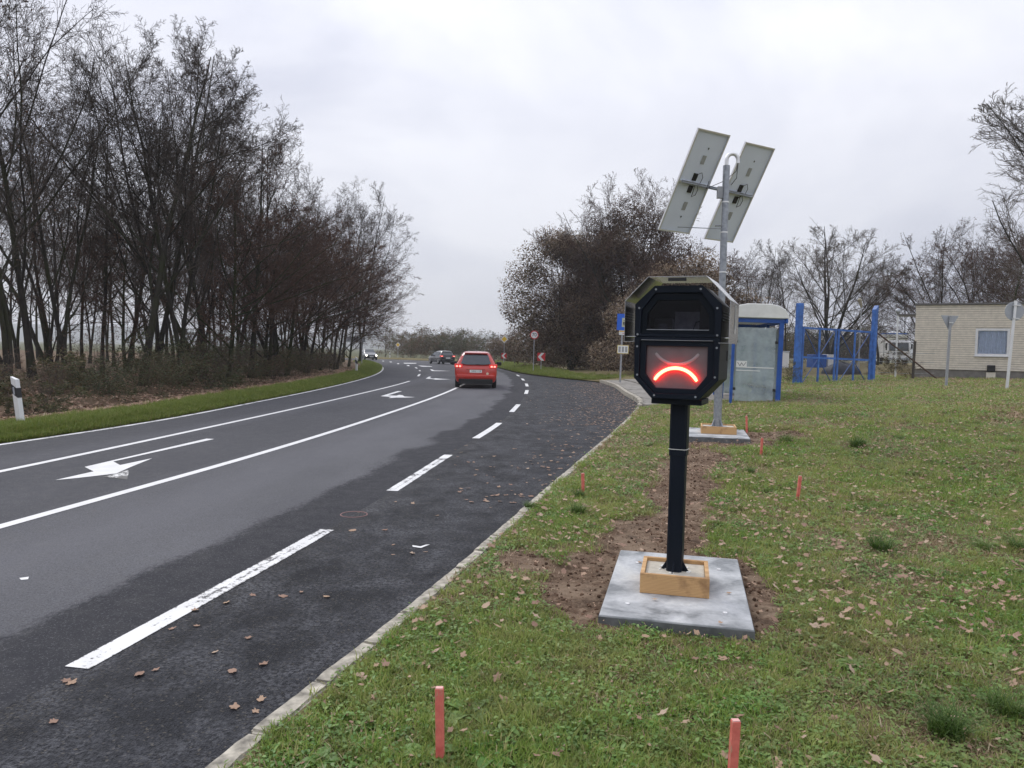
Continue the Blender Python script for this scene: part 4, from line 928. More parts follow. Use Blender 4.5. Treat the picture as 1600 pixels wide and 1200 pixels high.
b = MB(); b.add([(-w * .80, 1.30, .985), (w * .80, 1.30, .985), (w * .66, 1.93, H * .93), (-w * .66, 1.93, H * .93), (-w * .80, 1.33, 1.03), (w * .80, 1.33, 1.03), (w * .66, 1.95, H * .97), (-w * .66, 1.95, H * .97)], [(3, 2, 1, 0), (4, 5, 6, 7), (0, 1, 5, 4), (1, 2, 6, 5), (2, 3, 7, 6), (3, 0, 4, 7)]); b.build('windscreen', M['carglass'], ob)
MB().box((0, -.01, .42), (w * 1.5, .10, .22)).build('grille', M['black'], ob, bevel=.02); MB().box((0, -.07, .45), (.5, .02, .1)).build('number_plate', M['sticker'], ob)
# lorry
Yt = 78; tz_ = 1.0
lo = thing('lorry', 'white lorry with a blue topped box parked behind the building', 'lorry', (xat(1404, Yt), Yt, tz_), (0, 0, R(-16)))
cabm = M['white']
cp = [(0, .55), (0, 1.35), (.18, 2.35), (.42, 2.55), (1.7, 2.55), (1.7, .55)]
cab = MB(); cab.prism(cp, -1.05, 1.05, lambda x, y, z: (y, x, z)); co = cab.build('cab', cabm, lo, bevel=.05)
ws = MB(); ws.prism([(-.02, 1.42), (.155, 2.25), (.175, 2.245), (.0, 1.415)], -.92, .92, lambda x, y, z: (y, x, z)); ws.build('windscreen', M['carglass'], co)
for s in (-1, 1):
    MB().box((s * 1.052, .75, 1.85), (.012, .8, .75)).build('side_window', M['carglass'], co); MB().box((s * 1.2, .05, 1.9), (.16, .1, .5)).build('mirror', M['black'], co, bevel=.02)
    MB().box((s * .78, -.02, .78), (.34, .06, .2)).build('headlight', M['alu'], co, bevel=.02); wheel(lo, s * .85, 1.0, .42, .28); wheel(lo, s * .85, 4.6, .42, .28)
for i in range(3): MB().box((0, -.012, 1.02 + i * .12), (1.2 - .15 * i, .03, .06)).build('grille_bar', M['black'], co)
MB().box((0, -.03, .58), (2.1, .16, .26)).build('bumper', M['signback'], co, bevel=.04)
MB().prism([(.35, 2.56), (.55, 3.05), (1.6, 3.05), (1.6, 2.56)], -.9, .9, lambda x, y, z: (y, x, z)).build('wind_deflector', simple('deflector', (.5, .5, .42), .5), co, bevel=.04)
bx = MB().box((0, 4.7, 1.95), (2.3, 5.6, 2.5)).build('cargo_box', M['white'], lo, bevel=.03); MB().box((0, 4.7, 3.24), (2.34, 5.64, .12)).build('box_top', M['blue2'], bx)
MB().box((0, 3.5, .62), (.9, 6.6, .2)).build('chassis', M['black'], lo)
# ------------------------------------------------------------------ bare trees
def unit(a): return a / np.maximum(np.linalg.norm(a, axis=-1, keepdims=True), 1e-9)
def tubes(P, Rr, n):
    N, k, _ = P.shape; D = unit(P[:, -1] - P[:, 0]); ref = np.where(np.abs(D[:, 2:3]) > .9, np.array([[1., 0, 0]]), np.array([[0, 0, 1.]]))
    U = unit(np.cross(D, ref)); W = np.cross(D, U); a = np.arange(n) * 2 * np.pi / n
    ring = np.cos(a)[None, :, None] * U[:, None] + np.sin(a)[None, :, None] * W[:, None]
    V = P[:, :, None] + Rr[:, :, None, None] * ring[:, None]
    idx = np.arange(N * k * n).reshape(N, k, n); j = np.roll(idx, -1, 2)
    Fq = np.stack([idx[:, :-1], j[:, :-1], j[:, 1:], idx[:, 1:]], -1).reshape(-1, 4)
    return V.reshape(-1, 3), Fq
def walk(rng, start, d, length, seg, wob, trop, pull=None):
    N = len(start); P = [start]; d = unit(d); step = (length / seg)[:, None]
    for i in range(seg):
        d = d + rng.normal(0, wob, (N, 3)); d[:, 2] += trop
        if pull is not None: d = d + pull
        d = unit(d); P.append(P[-1] + d * step)
    return np.stack(P, 1)
def children(rng, P, Rr, Ln, n, t0, t1, ang, asd, ratio, tap=.45, rf=.47):
    N, k, _ = P.shape; m = n
    t = (t0 + (t1 - t0) * (np.arange(m)[None] + rng.random((N, m))) / m).clip(0, .995)
    f = t * (k - 1); i = np.floor(f).astype(int).clip(0, k - 2); fr = (f - i)[..., None]; ar = np.arange(N)[:, None]
    pos = P[ar, i] * (1 - fr) + P[ar, i + 1] * fr; T = unit(P[ar, i + 1] - P[ar, i]); rad = Rr[ar, i] * (1 - fr[..., 0]) + Rr[ar, i + 1] * fr[..., 0]
    ref = rng.normal(0, 1, (N, m, 3)); U = unit(np.cross(T, ref)); a = np.clip(rng.normal(ang, asd, (N, m)), .15, 1.6)[..., None]
    d = np.cos(a) * T + np.sin(a) * U
    ln = Ln[:, None] * ratio * (1 - tap * t) * rng.uniform(.65, 1.25, (N, m))
    return pos.reshape(-1, 3), d.reshape(-1, 3), ln.ravel(), np.minimum(rad * rf, 1).ravel()
def taper(r0, k, end): return r0[:, None] * (1 - (1 - end) * np.linspace(0, 1, k)[None])
def clip_env(P, ln, env):
    cx, cy, cz, rx, ry, rz_ = env; S = P[:, :1]; f = np.full(len(P), .3); done = np.zeros(len(P), bool)
    for q in (1, .88, .76, .64, .52, .4):
        T = S[:, 0] + (P[:, -1] - S[:, 0]) * q; ins = ((T[:, 0] - cx) / rx)**2 + ((T[:, 1] - cy) / ry)**2 + (np.where(T[:, 2] > cz, (T[:, 2] - cz) / rz_, (T[:, 2] - cz) / (rz_ * 1.15)))**2 < 1
        f = np.where(ins & ~done, q, f); done |= ins
    return S + (P - S) * f[:, None, None], ln * f
def make_tree(seed, h, stems=1, r0=.2, spread=.12, l1=(14, .28, .97, .75, .2, .42), l2=(9, .2, .98, .75, .25, .45), l3=(7, .2, .98, .75, .3, .42), l4=(5, .15, 1, .7, .3, .5), trop=(.02, .06, .05, .04, .02), wob=(.05, .10, .13, .15, .15), pull=None, twig=.0062, lean=(0, 0), env=None):
    rng = np.random.default_rng(seed)
    st = np.zeros((stems, 3)); st[:, :2] = rng.normal(0, .06 if stems > 1 else 0, (stems, 2)); st[:, 2] = -.25
    d = np.stack([rng.normal(lean[0], spread, stems), rng.normal(lean[1], spread, stems), np.ones(stems)], -1)
    L0 = h * rng.uniform(.88, 1.05, stems); P0 = walk(rng, st, d, L0, 14, wob[0], trop[0], pull); R0 = taper(np.full(stems, r0) * rng.uniform(.8, 1.1, stems), 15, .12); R0[:, 0] *= 1.5; R0[:, 1] *= 1.12
    lev = [(P0, R0, 8)]; P, Rr, Ln = P0, R0, L0
    for i, (pr, seg, sides) in enumerate(((l1, 8, 5), (l2, 5, 4), (l3, 3, 3), (l4, 1, 3))):
        if not pr: break
        n, a, b, an, sd, ra = pr; s, dd, ln, rd = children(rng, P, Rr, Ln, n, a, b, an, sd, ra)
        P = walk(rng, s, dd, ln, seg, wob[i + 1], trop[i + 1], pull if i < 2 else None)
        if env is not None: P, ln = clip_env(P, ln, env)
        rd = np.maximum(rd, twig); Rr = taper(rd, seg + 1, .3); Rr = np.maximum(Rr, twig * .6); Ln = ln; lev.append((P, Rr, sides))
    return lev
def pack(levels):
    Vs, Fs, b = [], [], 0
    for P, Rr, n in levels:
        v, f = tubes(P, Rr, n); Vs.append(v); Fs.append(f + b); b += len(v)
    return np.concatenate(Vs), np.concatenate(Fs)
def leafquads(rng, C, size, flat=.0, droop=0):
    N = len(C); n = unit(rng.normal(0, 1, (N, 3)) + np.array([0, 0, flat])); u = unit(np.cross(n, rng.normal(0, 1, (N, 3)))); v = np.cross(n, u)
    s = (size * rng.uniform(.6, 1.4, N))[:, None]
    V = np.stack([C - u * s, C + v * s * .55 + n * s * .15, C + u * s, C - v * s * .55 + n * s * .15], 1).reshape(-1, 3)
    return V, np.arange(4 * N).reshape(-1, 4)
def tree_proto(lev, bark, twig, leaves=0, leafmat_=None, lsize=.05, seed=0, leaf_zmax=1e9):
    """returns list of (part name, mesh)"""
    v, f = pack(lev[:2]); trunk = npmesh('trunk', v, [(f, 0)], [bark], True)
    v, f = pack(lev[2:]); Fs = [(f, 0)]; mats = [twig]
    if leaves:
        rng = np.random.default_rng(seed); tips = lev[-1][0][:, -1]; tips = tips[tips[:, 2] < leaf_zmax]
        C = tips[rng.integers(0, len(tips), leaves)] + rng.normal(0, .05, (leaves, 3)); lv, lf = leafquads(rng, C, lsize); Fs.append((lf + len(v), 1)); v = np.concatenate([v, lv]); mats.append(leafmat_)
    return [('trunk', trunk), ('crown', npmesh('crown', v, Fs, mats, False))]
def plant_tree(proto, name, label, loc, scale, rz, group=None, cat='tree', tilt=(0, 0), sxy=1):
    t = thing(name, label, cat, loc, (tilt[0], tilt[1], rz), group); t.scale = (scale * sxy, scale * sxy, scale)
    for n, me in proto: link(n, me, t)
    return t
PA = tree_proto(make_tree(1, 14.4, 2, .125, .11, l1=(10, .20, .95, .68, .16, .66), l2=(11, .10, .98, .62, .2, .42), l3=(9, .10, 1, .75, .28, .45), l4=(6, .1, 1, .75, .3, .55), trop=(.01, .055, .035, .012, .0), wob=(.045, .08, .11, .13, .12), env=(0, 0, 8.4, 5.2, 5.2, 6.5)), M['bark'], M['twig'])
PB = tree_proto(make_tree(2, 14.4, 1, .17, .04, l1=(17, .22, .95, .75, .16, .66), l2=(12, .10, .98, .62, .2, .42), l3=(9, .10, 1, .75, .28, .45), l4=(6, .1, 1, .75, .3, .55), trop=(.01, .06, .035, .012, .0), wob=(.045, .08, .11, .13, .12), env=(0, 0, 8.6, 6.0, 6.0, 6.4)), M['bark'], M['twig'])
PC = tree_proto(make_tree(3, 13.6, 3, .115, .13, l1=(8, .18, .96, .6, .18, .55), l2=(10, .12, .98, .55, .2, .45), l3=(8, .12, 1, .6, .22, .45), l4=(5, .1, 1, .6, .25, .5), trop=(-.005, .06, .05, .04, .04), wob=(.05, .08, .1, .1, .1), env=(0, 0, 7.8, 4.7, 4.7, 6.2)), M['bark'], M['twig'], 1200, M['deadleaf'], .045, 3)
# edge trees reaching over the road (towards +x local)
PE = tree_proto(make_tree(4, 11, 2, .115, .10, l1=(11, .12, .98, .85, .22, .75), l2=(12, .1, .98, .6, .2, .45), l3=(9, .1, 1, .6, .25, .45), l4=(6, .1, 1, .6, .25, .5), trop=(0, .02, .02, .02, .01), wob=(.05, .07, .09, .1, .1), pull=np.array([.04, 0, 0]), lean=(.12, 0), env=(2.2, 0, 6.2, 5.6, 4.8, 5.2)), M['bark'], M['twig_red'], 5000, M['deadleaf'], .04, 4)
PF = tree_proto(make_tree(5, 12, 1, .155, .05, l1=(22, .12, .98, .9, .22, .68), l2=(12, .1, .98, .6, .2, .45), l3=(9, .1, 1, .6, .25, .45), l4=(6, .1, 1, .6, .25, .5), trop=(.01, .02, .02, .02, .01), wob=(.04, .07, .09, .1, .1), pull=np.array([.025, 0, 0]), lean=(.04, 0), env=(1.6, 0, 6.8, 5.2, 4.8, 5.4)), M['bark_moss'], M['twig_red'], 5000, M['deadleaf'], .04, 5)
# broad crowned field tree
PO = tree_proto(make_tree(6, 10.5, 3, .13, .12, l1=(12, .10, .96, .8, .2, .72), l2=(11, .1, .98, .6, .2, .45), l3=(8, .12, 1, .7, .25, .45), l4=(7, .1, 1, .6, .25, .5), trop=(.0, .03, .04, .04, .04), wob=(.05, .07, .09, .1, .1), env=(0, 0, 5.4, 4.9, 4.9, 5.1)), M['bark'], M['twig_pale'], 0)  # paler twigs put a look of distance haze into the crown colour
PS = tree_proto(make_tree(8, 10, 1, .085, .05, l1=(16, .25, .98, .55, .2, .36), l2=(9, .15, .98, .6, .2, .45), l3=(7, .15, 1, .6, .25, .45), l4=None, trop=(.01, .07, .06, .05, .04), wob=(.04, .08, .1, .1, .1), env=(0, 0, 6, 2.3, 2.3, 4.2)), M['bark'], M['twig'])
# shrub thicket
PT = tree_proto(make_tree(9, 3.2, 9, .022, .45, l1=(8, .15, .98, .7, .25, .42), l2=(6, .15, 1, .7, .3, .45), l3=(4, .2, 1, .7, .3, .45), l4=None, trop=(0, .04, .03, .02, 0), wob=(.10, .14, .15, .15, .1), twig=.004), M['twig'], M['twig_red'], 2600, M['bramble'], .045, 9)

M['bramble_green'] = leafmat('green_bramble_leaf', [(.1, (.05, .06, .024)), (.5, (.10, .105, .045)), (.9, (.19, .14, .075))])
PG = tree_proto(make_tree(10, 2.2, 10, .014, .6, l1=(8, .12, .98, .8, .25, .45), l2=(5, .12, 1, .7, .3, .45), l3=None, l4=None, trop=(-.05, .0, 0, 0, 0), wob=(.14, .16, .15, .1, .1), twig=.004), M['twig'], M['twig_red'], 4200, M['bramble_green'], .05, 10)
PQ = tree_proto(make_tree(13, 3.4, 8, .016, .35, l1=(9, .12, .98, .6, .2, .45), l2=(7, .12, 1, .6, .25, .45), l3=(4, .2, 1, .6, .3, .45), l4=None, trop=(0, .03, .03, .02, 0), wob=(.08, .12, .12, .1, .1), twig=.0035), M['twig'], M['twig_pale'], 500, M['deadleaf'], .04, 11)
def wt(px, Y, name, proto, h, ph, label, group=None, rz=None, sxy=1, tilt=(0, 0)):
    x = xat(px, Y); return plant_tree(proto, name, label, (x, Y, wood_z(x, Y)), h / ph, random.uniform(0, 6.28) if rz is None else rz, group, tilt=tilt, sxy=sxy)
G = 'bare trees along the edge of the left wood'
wt(12, 25, 'bare_tree', PC, 13.5, 14, 'forked bare tree at the left picture edge behind the marker post', G)
wt(52, 27, 'bare_tree', PB, 16.4, 15, 'tall thick bare tree reaching past the top left corner', G, sxy=.8)
wt(104, 29, 'bare_tree', PA, 12.5, 15, 'bare tree with twin trunks right of the tallest left tree', G)
wt(160, 35, 'bare_tree', PS, 12.5, 10, 'slim bare tree standing in the gap between the tall left trees', G)
wt(222, 29, 'bare_tree', PB, 14.8, 15, 'tall bare ash with fan shaped crown, highest at upper left', G, rz=2.0, sxy=1.05)
wt(243, 33, 'bare_tree', PA, 15.6, 15, 'bare tree with two long stems just right of the fan shaped ash', G, rz=.6, sxy=1.05)
wt(288, 31, 'bare_tree', PA, 14.4, 15, 'dark bare tree with steep limbs in the middle of the left wood', G, rz=3.9, sxy=1.05)
wt(318, 36, 'bare_tree', PC, 15.4, 14, 'three stemmed bare tree behind the mossy trunk', G)
wt(356, 34, 'mossy_tree', PF, 11.0, 12.5, 'green mossy trunked tree with low spreading branches beside the road', G, rz=-.3)
wt(392, 40, 'bare_tree', PB, 14.6, 15, 'straight bare tree right of the mossy trunk', G)
wt(415, 43, 'leaning_tree', PE, 9.6, 11.5, 'bare tree leaning right, first of the low row along the bend', G, rz=-.35, sxy=1.18)
wt(448, 46, 'leaning_tree', PF, 10.6, 12.5, 'reddish twigged tree leaning over the verge, second along the bend', G, rz=.1, sxy=1.18)
wt(478, 51, 'leaning_tree', PE, 9.8, 11.5, 'dense reddish tree leaning right above the dark tree stems', G, rz=.15, sxy=1.18)
wt(500, 56, 'leaning_tree', PF, 10.2, 12.5, 'dense tree reaching over the road with its lowest boughs', G, rz=-.2, sxy=1.18)
wt(524, 60, 'leaning_tree', PE, 9.0, 11.5, 'last low tree of the wood overhanging the bend', G, rz=0, sxy=1.18)
wt(545, 66, 'leaning_tree', PF, 8.6, 12.5, 'small dark tree above the far marker post', G, rz=.1, sxy=1.18)
wt(562, 78, 'ash_tree', PA, 19.2, 15, 'tall pale ash rising behind the overhanging trees', G, rz=1.0, sxy=.95)
wt(535, 84, 'ash_tree', PB, 18.5, 15, 'pale ash behind, half hidden by the overhanging trees', G, rz=2.2)
wt(432, 45, 'bare_tree', PC, 15.0, 13.9, 'bare tree stepping down behind the leaning row, first of two', G, rz=.8)
wt(474, 53, 'bare_tree', PA, 14.6, 15, 'bare tree rising above the leaning row, nearer the pale ash', G, rz=2.6)
inner_l = 'slender bare tree deep inside the left wood'
k = 0
for px, Y in [(-40, 30), (30, 38), (75, 36), (88, 44), (130, 41), (140, 50), (178, 46), (200, 40), (208, 54), (262, 44), (270, 52), (305, 47), (335, 50), (345, 58), (372, 52), (400, 58), (425, 60), (440, 66), (465, 64), (485, 70), (112, 55), (20, 48), (232, 60), (515, 74), (60, 58), (168, 54), (282, 60), (325, 62), (385, 68), (450, 76), (500, 84)]:
    wt(px, Y, 'bare_tree', (PS, PA, PC, PB)[k % 4] if k % 3 else PS, 11.0 + (k * 7 % 5) * .6, 10 if (k % 3 == 0 or k % 4 == 0) else (15 if k % 4 in (1, 3) else 14), inner_l, 'slender trees inside the left wood'); k += 1
for i, (px, Y, lab) in enumerate([(82, 33, 'twiggy low tree between the two thick left stems'), (196, 37, 'twiggy low tree under the fan shaped ash'), (312, 41, 'twiggy low tree left of the mossy trunk'), (374, 46, 'twiggy low tree right of the mossy trunk'), (430, 54, 'twiggy low tree behind the leaning row')]):
    wt(px, Y, 'understorey_tree', (PE, PF)[i % 2], 7.5 + (i * 3 % 4) * .5, 12, lab, 'low trees inside the left wood')
# undergrowth shrubs at the edge
k = 0
for Y in np.arange(16.5, 74, 1.7):
    for row in range(2):
        x = float(fL(Y)) - 3.6 - row * 2.6 - random.uniform(0, 1.6); sc_ = random.uniform(.35, .62) * (1 if row == 0 else 1.25)
        if Y < 24: sc_ *= .8
        v_ = random.choice((0, 0, 2, 2, 1)); pr_, lab_ = ((PT, 'low tangled brown bramble shrub at the foot of the left wood'), (PG, 'green leaved bramble patch at the foot of the left wood'), (PQ, 'pale bare shrub with thin stems at the foot of the left wood'))[v_]
        s = plant_tree([pr_[1]] if v_ == 0 else pr_, 'bramble_shrub', lab_, (x, Y, wood_z(x, Y)), sc_ * (1, .9, .95)[v_], random.uniform(0, 6.28), ('brown brambles under the left wood', 'green brambles under the left wood', 'pale shrubs under the left wood')[v_], 'shrub', sxy=(1.5, 1.7, 1.2)[v_]); k += 1
# ------------------------------------------------------------------ clematis covered trees right of the bend
def ell_leaves(rng, blobs, n):
    out = []
    tot = sum(b[3] * b[4] * b[5] for b in blobs) 
    for (cx, cy, cz, rx, ry, rz_) in blobs:
        m = int(n * (rx * ry * rz_) / tot); d = unit(rng.normal(0, 1, (m, 3))); rr = rng.random(m) ** .28
        lump = 1 + .22 * np.sin(d[:, 0] * 5 + cx) * np.cos(d[:, 2] * 6 + cz) + .15 * np.sin(d[:, 1] * 9 + d[:, 2] * 7 + cy)
        p = d * (rr * lump)[:, None] * np.array([rx, ry, rz_]) + np.array([cx, cy, cz])
        nn = vnoise(p[:, 0] * 1.1 + p[:, 1] * .6, p[:, 2] * 1.1 + p[:, 1] * .5, 5); p = p[nn + rng.random(m) * .5 > .50]; out.append(p)
    p = np.concatenate(out); return p[p[:, 2] > .05]
def covered(name, label, base, seed, h, blobs, nseed, nivy, group, stems=4, env=None):
    rng = np.random.default_rng(seed)
    lev = make_tree(seed, h, stems, .12, .22, l1=(13, .08, .98, .8, .25, .55), l2=(10, .1, .98, .7, .25, .45), l3=(8, .1, 1, .65, .3, .45), l4=(4, .1, 1, .65, .3, .5), trop=(0, .05, .05, .04, .02), wob=(.06, .10, .12, .14, .12), env=env, twig=.009)
    t = thing(name, label, 'tree', base, (0, 0, 0), group)
    for n, me in tree_proto(lev, M['bark'], M['twig_red']): link(n, me, t)
    p = ell_leaves(rng, blobs, nseed); v, f = leafquads(rng, p, .062, .3); link('clematis', npmesh('clematis', v, [(f, 0)], [M['seedhead']]), t)
    ib = [(a, b + .4, c - .5, d * .86, e * .86, f_ * .88) for a, b, c, d, e, f_ in blobs]; p = ell_leaves(rng, ib, nivy); v, f = leafquads(rng, p, .10, .3); link('ivy', npmesh('ivy', v, [(f, 0)], [M['ivy']]), t)
    return t
GC = 'climber covered trees right of the bend'
def dome(seed, rx, ry, h, n, r0=1.2, r1=2.1):
    rng = np.random.default_rng(seed); out = [(0, .5, h * .22, rx * .85, ry * .8, h * .30), (-.2 * rx, .3, h * .45, rx * .62, ry * .6, h * .26), (.25 * rx, .3, h * .55, rx * .5, ry * .5, h * .25)]
    for i in range(n):
        zf = rng.random() ** .8 * .97; a = rng.uniform(0, 2 * np.pi); ww = math.sqrt(max(.02, 1 - zf ** 2.2)) * rng.uniform(.55, 1.0); r = rng.uniform(r0, r1)
        out.append((rx * ww * math.cos(a), ry * ww * math.sin(a), max(.6, zf * h), r, r, r * rng.uniform(.6, .95)))
    return out
covered('overgrown_tree', 'tallest climber covered tree behind the speed display, twigs above its brown mantle', (9.4, 60, .2), 31, 14.2, dome(1, 5.2, 3.4, 12.2, 50, 1.0, 1.8) + [(3.2, 0, 9.6, 1.9, 1.7, 1.5), (-.6, 0, 12.6, 1.7, 1.6, 1.4), (1.6, 0, 11.6, 1.8, 1.6, 1.5), (4.6, 0, 7.4, 1.8, 1.6, 1.5), (-2.6, 0, 10.8, 1.6, 1.5, 1.3)], 84000, 30000, GC, 6, (0, 0, 7.0, 7.6, 5.0, 9.0))
covered('overgrown_tree', 'brown climber covered tree left of the tallest one, above the 70 sign', (4.9, 63, .2), 32, 12.2, dome(2, 4.7, 3.4, 11.0, 44, .9, 1.7) + [(-4.7, 0, 6.6, 1.5, 1.5, 1.2), (-4.2, .5, 8.2, 1.5, 1.4, 1.2), (-5.0, 0, 5.2, 1.2, 1.2, .9), (-3.4, 0, 9.6, 1.4, 1.4, 1.1), (-2.2, 0, 10.8, 1.3, 1.3, 1.0)], 66000, 28000, GC, 6, (-.4, 0, 7.6, 6.9, 5.0, 6.8))
covered('overgrown_tree', 'rusty brown creeper mound behind the bus stop sign and shelter', (11.0, 49, .4), 33, 8.2, dome(3, 5.4, 3.2, 6.8, 38, 1.0, 1.8), 70000, 20000, GC, 4, (0, 0, 3.5, 7.2, 4.5, 5.4))
covered('overgrown_shrub', 'lower brown thicket at the bend behind the yellow diamond sign', (2.6, 91, .1), 34, 4.8, dome(4, 5.8, 3.0, 4.2, 30, 1.0, 1.7), 30000, 12000, GC, 4, (0, 0, 2.0, 7.0, 4.0, 3.4))
# ------------------------------------------------------------------ trees behind the gate and building
GR = 'bare trees behind the gate and building'
def rt(px, Y, proto, ph, h, label, rz=None, sxy=1, name='bare_tree', z=.7): return plant_tree(proto, name, label, (xat(px, Y), Y, z), h / ph, random.uniform(0, 6.28) if rz is None else rz, GR, sxy=sxy)
rt(1298, 66, PO, 10.5, 12.6, 'broad bare tree with a rounded crown behind the blue gate', 1.1, 1.15)
rt(1180, 66, PA, 15, 11.2, 'pale bare tree just right of the solar mast')
rt(1228, 74, PB, 15, 12.0, 'slim bare tree left of the broad crowned one')
rt(1372, 78, PC, 13.9, 11.0, 'bare tree right behind the broad crowned one')
rt(1410, 85, PS, 10, 10.5, 'small bare tree behind the lorry')
rt(1158, 60, PC, 13.9, 8.5, 'low bare tree above the shelter roof')
rt(1480, 58, PC, 13.9, 11.8, 'bare tree behind the left end of the brick building', sxy=1.2)
rt(1525, 54, PE, 11.5, 9.6, 'dark reddish tree rising behind the brick building roof', 2.6, 1.1)
rt(1452, 62, PE, 11.5, 8.2, 'low twiggy tree left of the brick building', 3.3, 1.2)
rt(1575, 50, PF, 12.5, 9.5, 'reddish twiggy tree behind the window end of the building', .9, 1.1)
rt(1590, 60, PB, 15, 15.5, 'tall bare tree behind the round sign at the right edge', 1.0)
rt(1540, 70, PA, 15, 13.5, 'pale bare tree behind the reddish one over the building')
rt(1640, 55, PF, 12.5, 12.0, 'dark spreading tree behind the right part of the building', 2.9, 1.1)
rt(1705, 42, PO, 10.5, 18.0, 'large bare tree whose boughs enter at the right picture edge', 2.4, 1.05)
k = 0
for px in range(1130, 1375, 9):
    Y = 84 + (k * 37 % 22); s = plant_tree([PT[1]], 'hedge_shrub', 'dark shrub in the hedge far behind the blue gate', (xat(px, Y), Y, .6), random.uniform(1.1, 1.7), random.uniform(0, 6), 'hedge shrubs behind the gate', 'shrub', sxy=1.3); k += 1
# small shrubs by the gate
for px, Y, s_, lab in ((1233, 28.6, .30, 'small withered shrub at the foot of the left gate post'), (1397, 31.9, .42, 'dark withered shrub round the fence post'), (1418, 32.4, .25, 'low dry shrub at the corner of the brick building')):
    x = xat(px, Y, 590); plant_tree([PT[1]], 'withered_shrub', lab, (x, Y, tz(x, Y)), s_, k, None, 'shrub'); k += 1
# far trees and hedge beyond the bend
for px, Y, proto, ph, h, lab in ((602, 150, PC, 13.9, 7.0, 'hazy bare tree beyond the bend left of the far diamond sign'), (642, 160, PO, 10.5, 4.6, 'hazy low tree right of the far diamond sign'), (690, 140, PO, 10.5, 5.0, 'hazy tree in the far hedge behind the black car'), (718, 132, PC, 13.9, 5.6, 'hazy upright tree above the red car')):
    plant_tree(proto, 'distant_tree', lab, (xat(px, Y), Y, -.2), h / ph, px, 'trees beyond the bend')
for i, px in enumerate(range(625, 760, 9)):
    Y = 124 + (i * 13 % 17); plant_tree([PT[1]], 'distant_shrub', 'shrub in the pale hedge across the far bend', (xat(px, Y), Y, -.25), random.uniform(1.2, 1.8), i, 'hedge shrubs across the far bend', 'shrub', sxy=1.5)
V = []; rng = np.random.default_rng(77)
lev = make_tree(12, 9, 1, .12, .05, l1=(10, .2, .98, .7, .2, .35), l2=(4, .2, 1, .7, .3, .45), l3=None if True else (2, .2, 1, .7, .3, .5), l4=None, twig=.03); tv, tf = pack(lev)
Vs, Fs, b = [], [], 0
for i in range(40):
    Y = rng.uniform(190, 420); x = rng.uniform(-260, 240); s = rng.uniform(.5, .95); a = rng.uniform(0, 6.28); c, sn = math.cos(a), math.sin(a)
    v = tv @ np.array([[c, sn, 0], [-sn, c, 0], [0, 0, 1]]) * s + np.array([x, Y, -.3]); Vs.append(v); Fs.append(tf + b); b += len(v)
tag(link('distant_wood', npmesh('distant_wood', np.concatenate(Vs), [(np.concatenate(Fs), 0)], [M['twig']])), 'faint far off line of bare trees at the horizon', 'wood', kind='stuff')

# ------------------------------------------------------------------ grass, weeds, leaves
def blades(rng, n, rad, h, w, lean, curve=.5, seg=2):
    Vs, Fs = [], []; b = 0
    for i in range(n):
        a = rng.uniform(0, 6.28); r = rad * math.sqrt(rng.random()); x, y = r * math.cos(a), r * math.sin(a); d = rng.uniform(0, 6.28); hh = h * rng.uniform(.5, 1.2); le = lean * rng.uniform(.3, 1.3); ww = w * rng.uniform(.7, 1.2); p = d + 1.57
        for s in range(seg + 1):
            t = s / seg; ox = le * hh * t ** (1 + curve); z = hh * t * (1 - .25 * le * t * t); wd = ww * (1 - t ** 1.5) * .5 + .0004
            for sg in (-1, 1): Vs.append((x + math.cos(d) * ox + sg * wd * math.cos(p), y + math.sin(d) * ox + sg * wd * math.sin(p), z))
        for s in range(seg): Fs.append((b + 2 * s, b + 2 * s + 1, b + 2 * s + 3, b + 2 * s + 2))
        b += 2 * (seg + 1)
    return np.array(Vs), np.array(Fs)
def weeds(rng, n, rad, size):
    Vs, Fs = [], []; b = 0
    for i in range(n):
        a = rng.uniform(0, 6.28); r = rad * math.sqrt(rng.random()); c = np.array([r * math.cos(a), r * math.sin(a), rng.uniform(.006, .03)]); s = size * rng.uniform(.5, 1.3); d = rng.uniform(0, 6.28); u = np.array([math.cos(d), math.sin(d), rng.uniform(-.2, .6)]); v = np.array([-math.sin(d), math.cos(d), rng.uniform(-.3, .3)])
        for q, w_ in ((-1, 0), (-.3, .5), (.4, .5), (1, 0), (.4, -.5), (-.3, -.5)): Vs.append(c + u * q * s + v * w_ * s + np.array([0, 0, -.25 * s * q * q]))
        Fs.append(tuple(range(b, b + 6))); b += 6
    return np.array(Vs), np.array(Fs)
def src(name, VF, mat):
    return bpy.data.objects.new(name, npmesh(name, VF[0], [(VF[1], 0)], [mat]))
r_ = np.random.default_rng(5)
SRC = {'g1': src('tuft_a', blades(r_, 26, .05, .045, .0045, .8), M['grass']), 'g2': src('tuft_b', blades(r_, 22, .06, .035, .005, 1.1), M['grass']), 'w1': src('weed_a', weeds(r_, 26, .06, .009), M['weed']), 'w2': src('weed_b', weeds(r_, 18, .06, .0135), M['weed']), 's1': src('straw_a', blades(r_, 14, .06, .03, .004, 1.6), M['straw']),
       'v1': src('verge_a', blades(r_, 34, .09, .13, .007, .8), M['verge']), 'v2': src('verge_b', blades(r_, 30, .09, .10, .007, 1.1), M['verge'])}
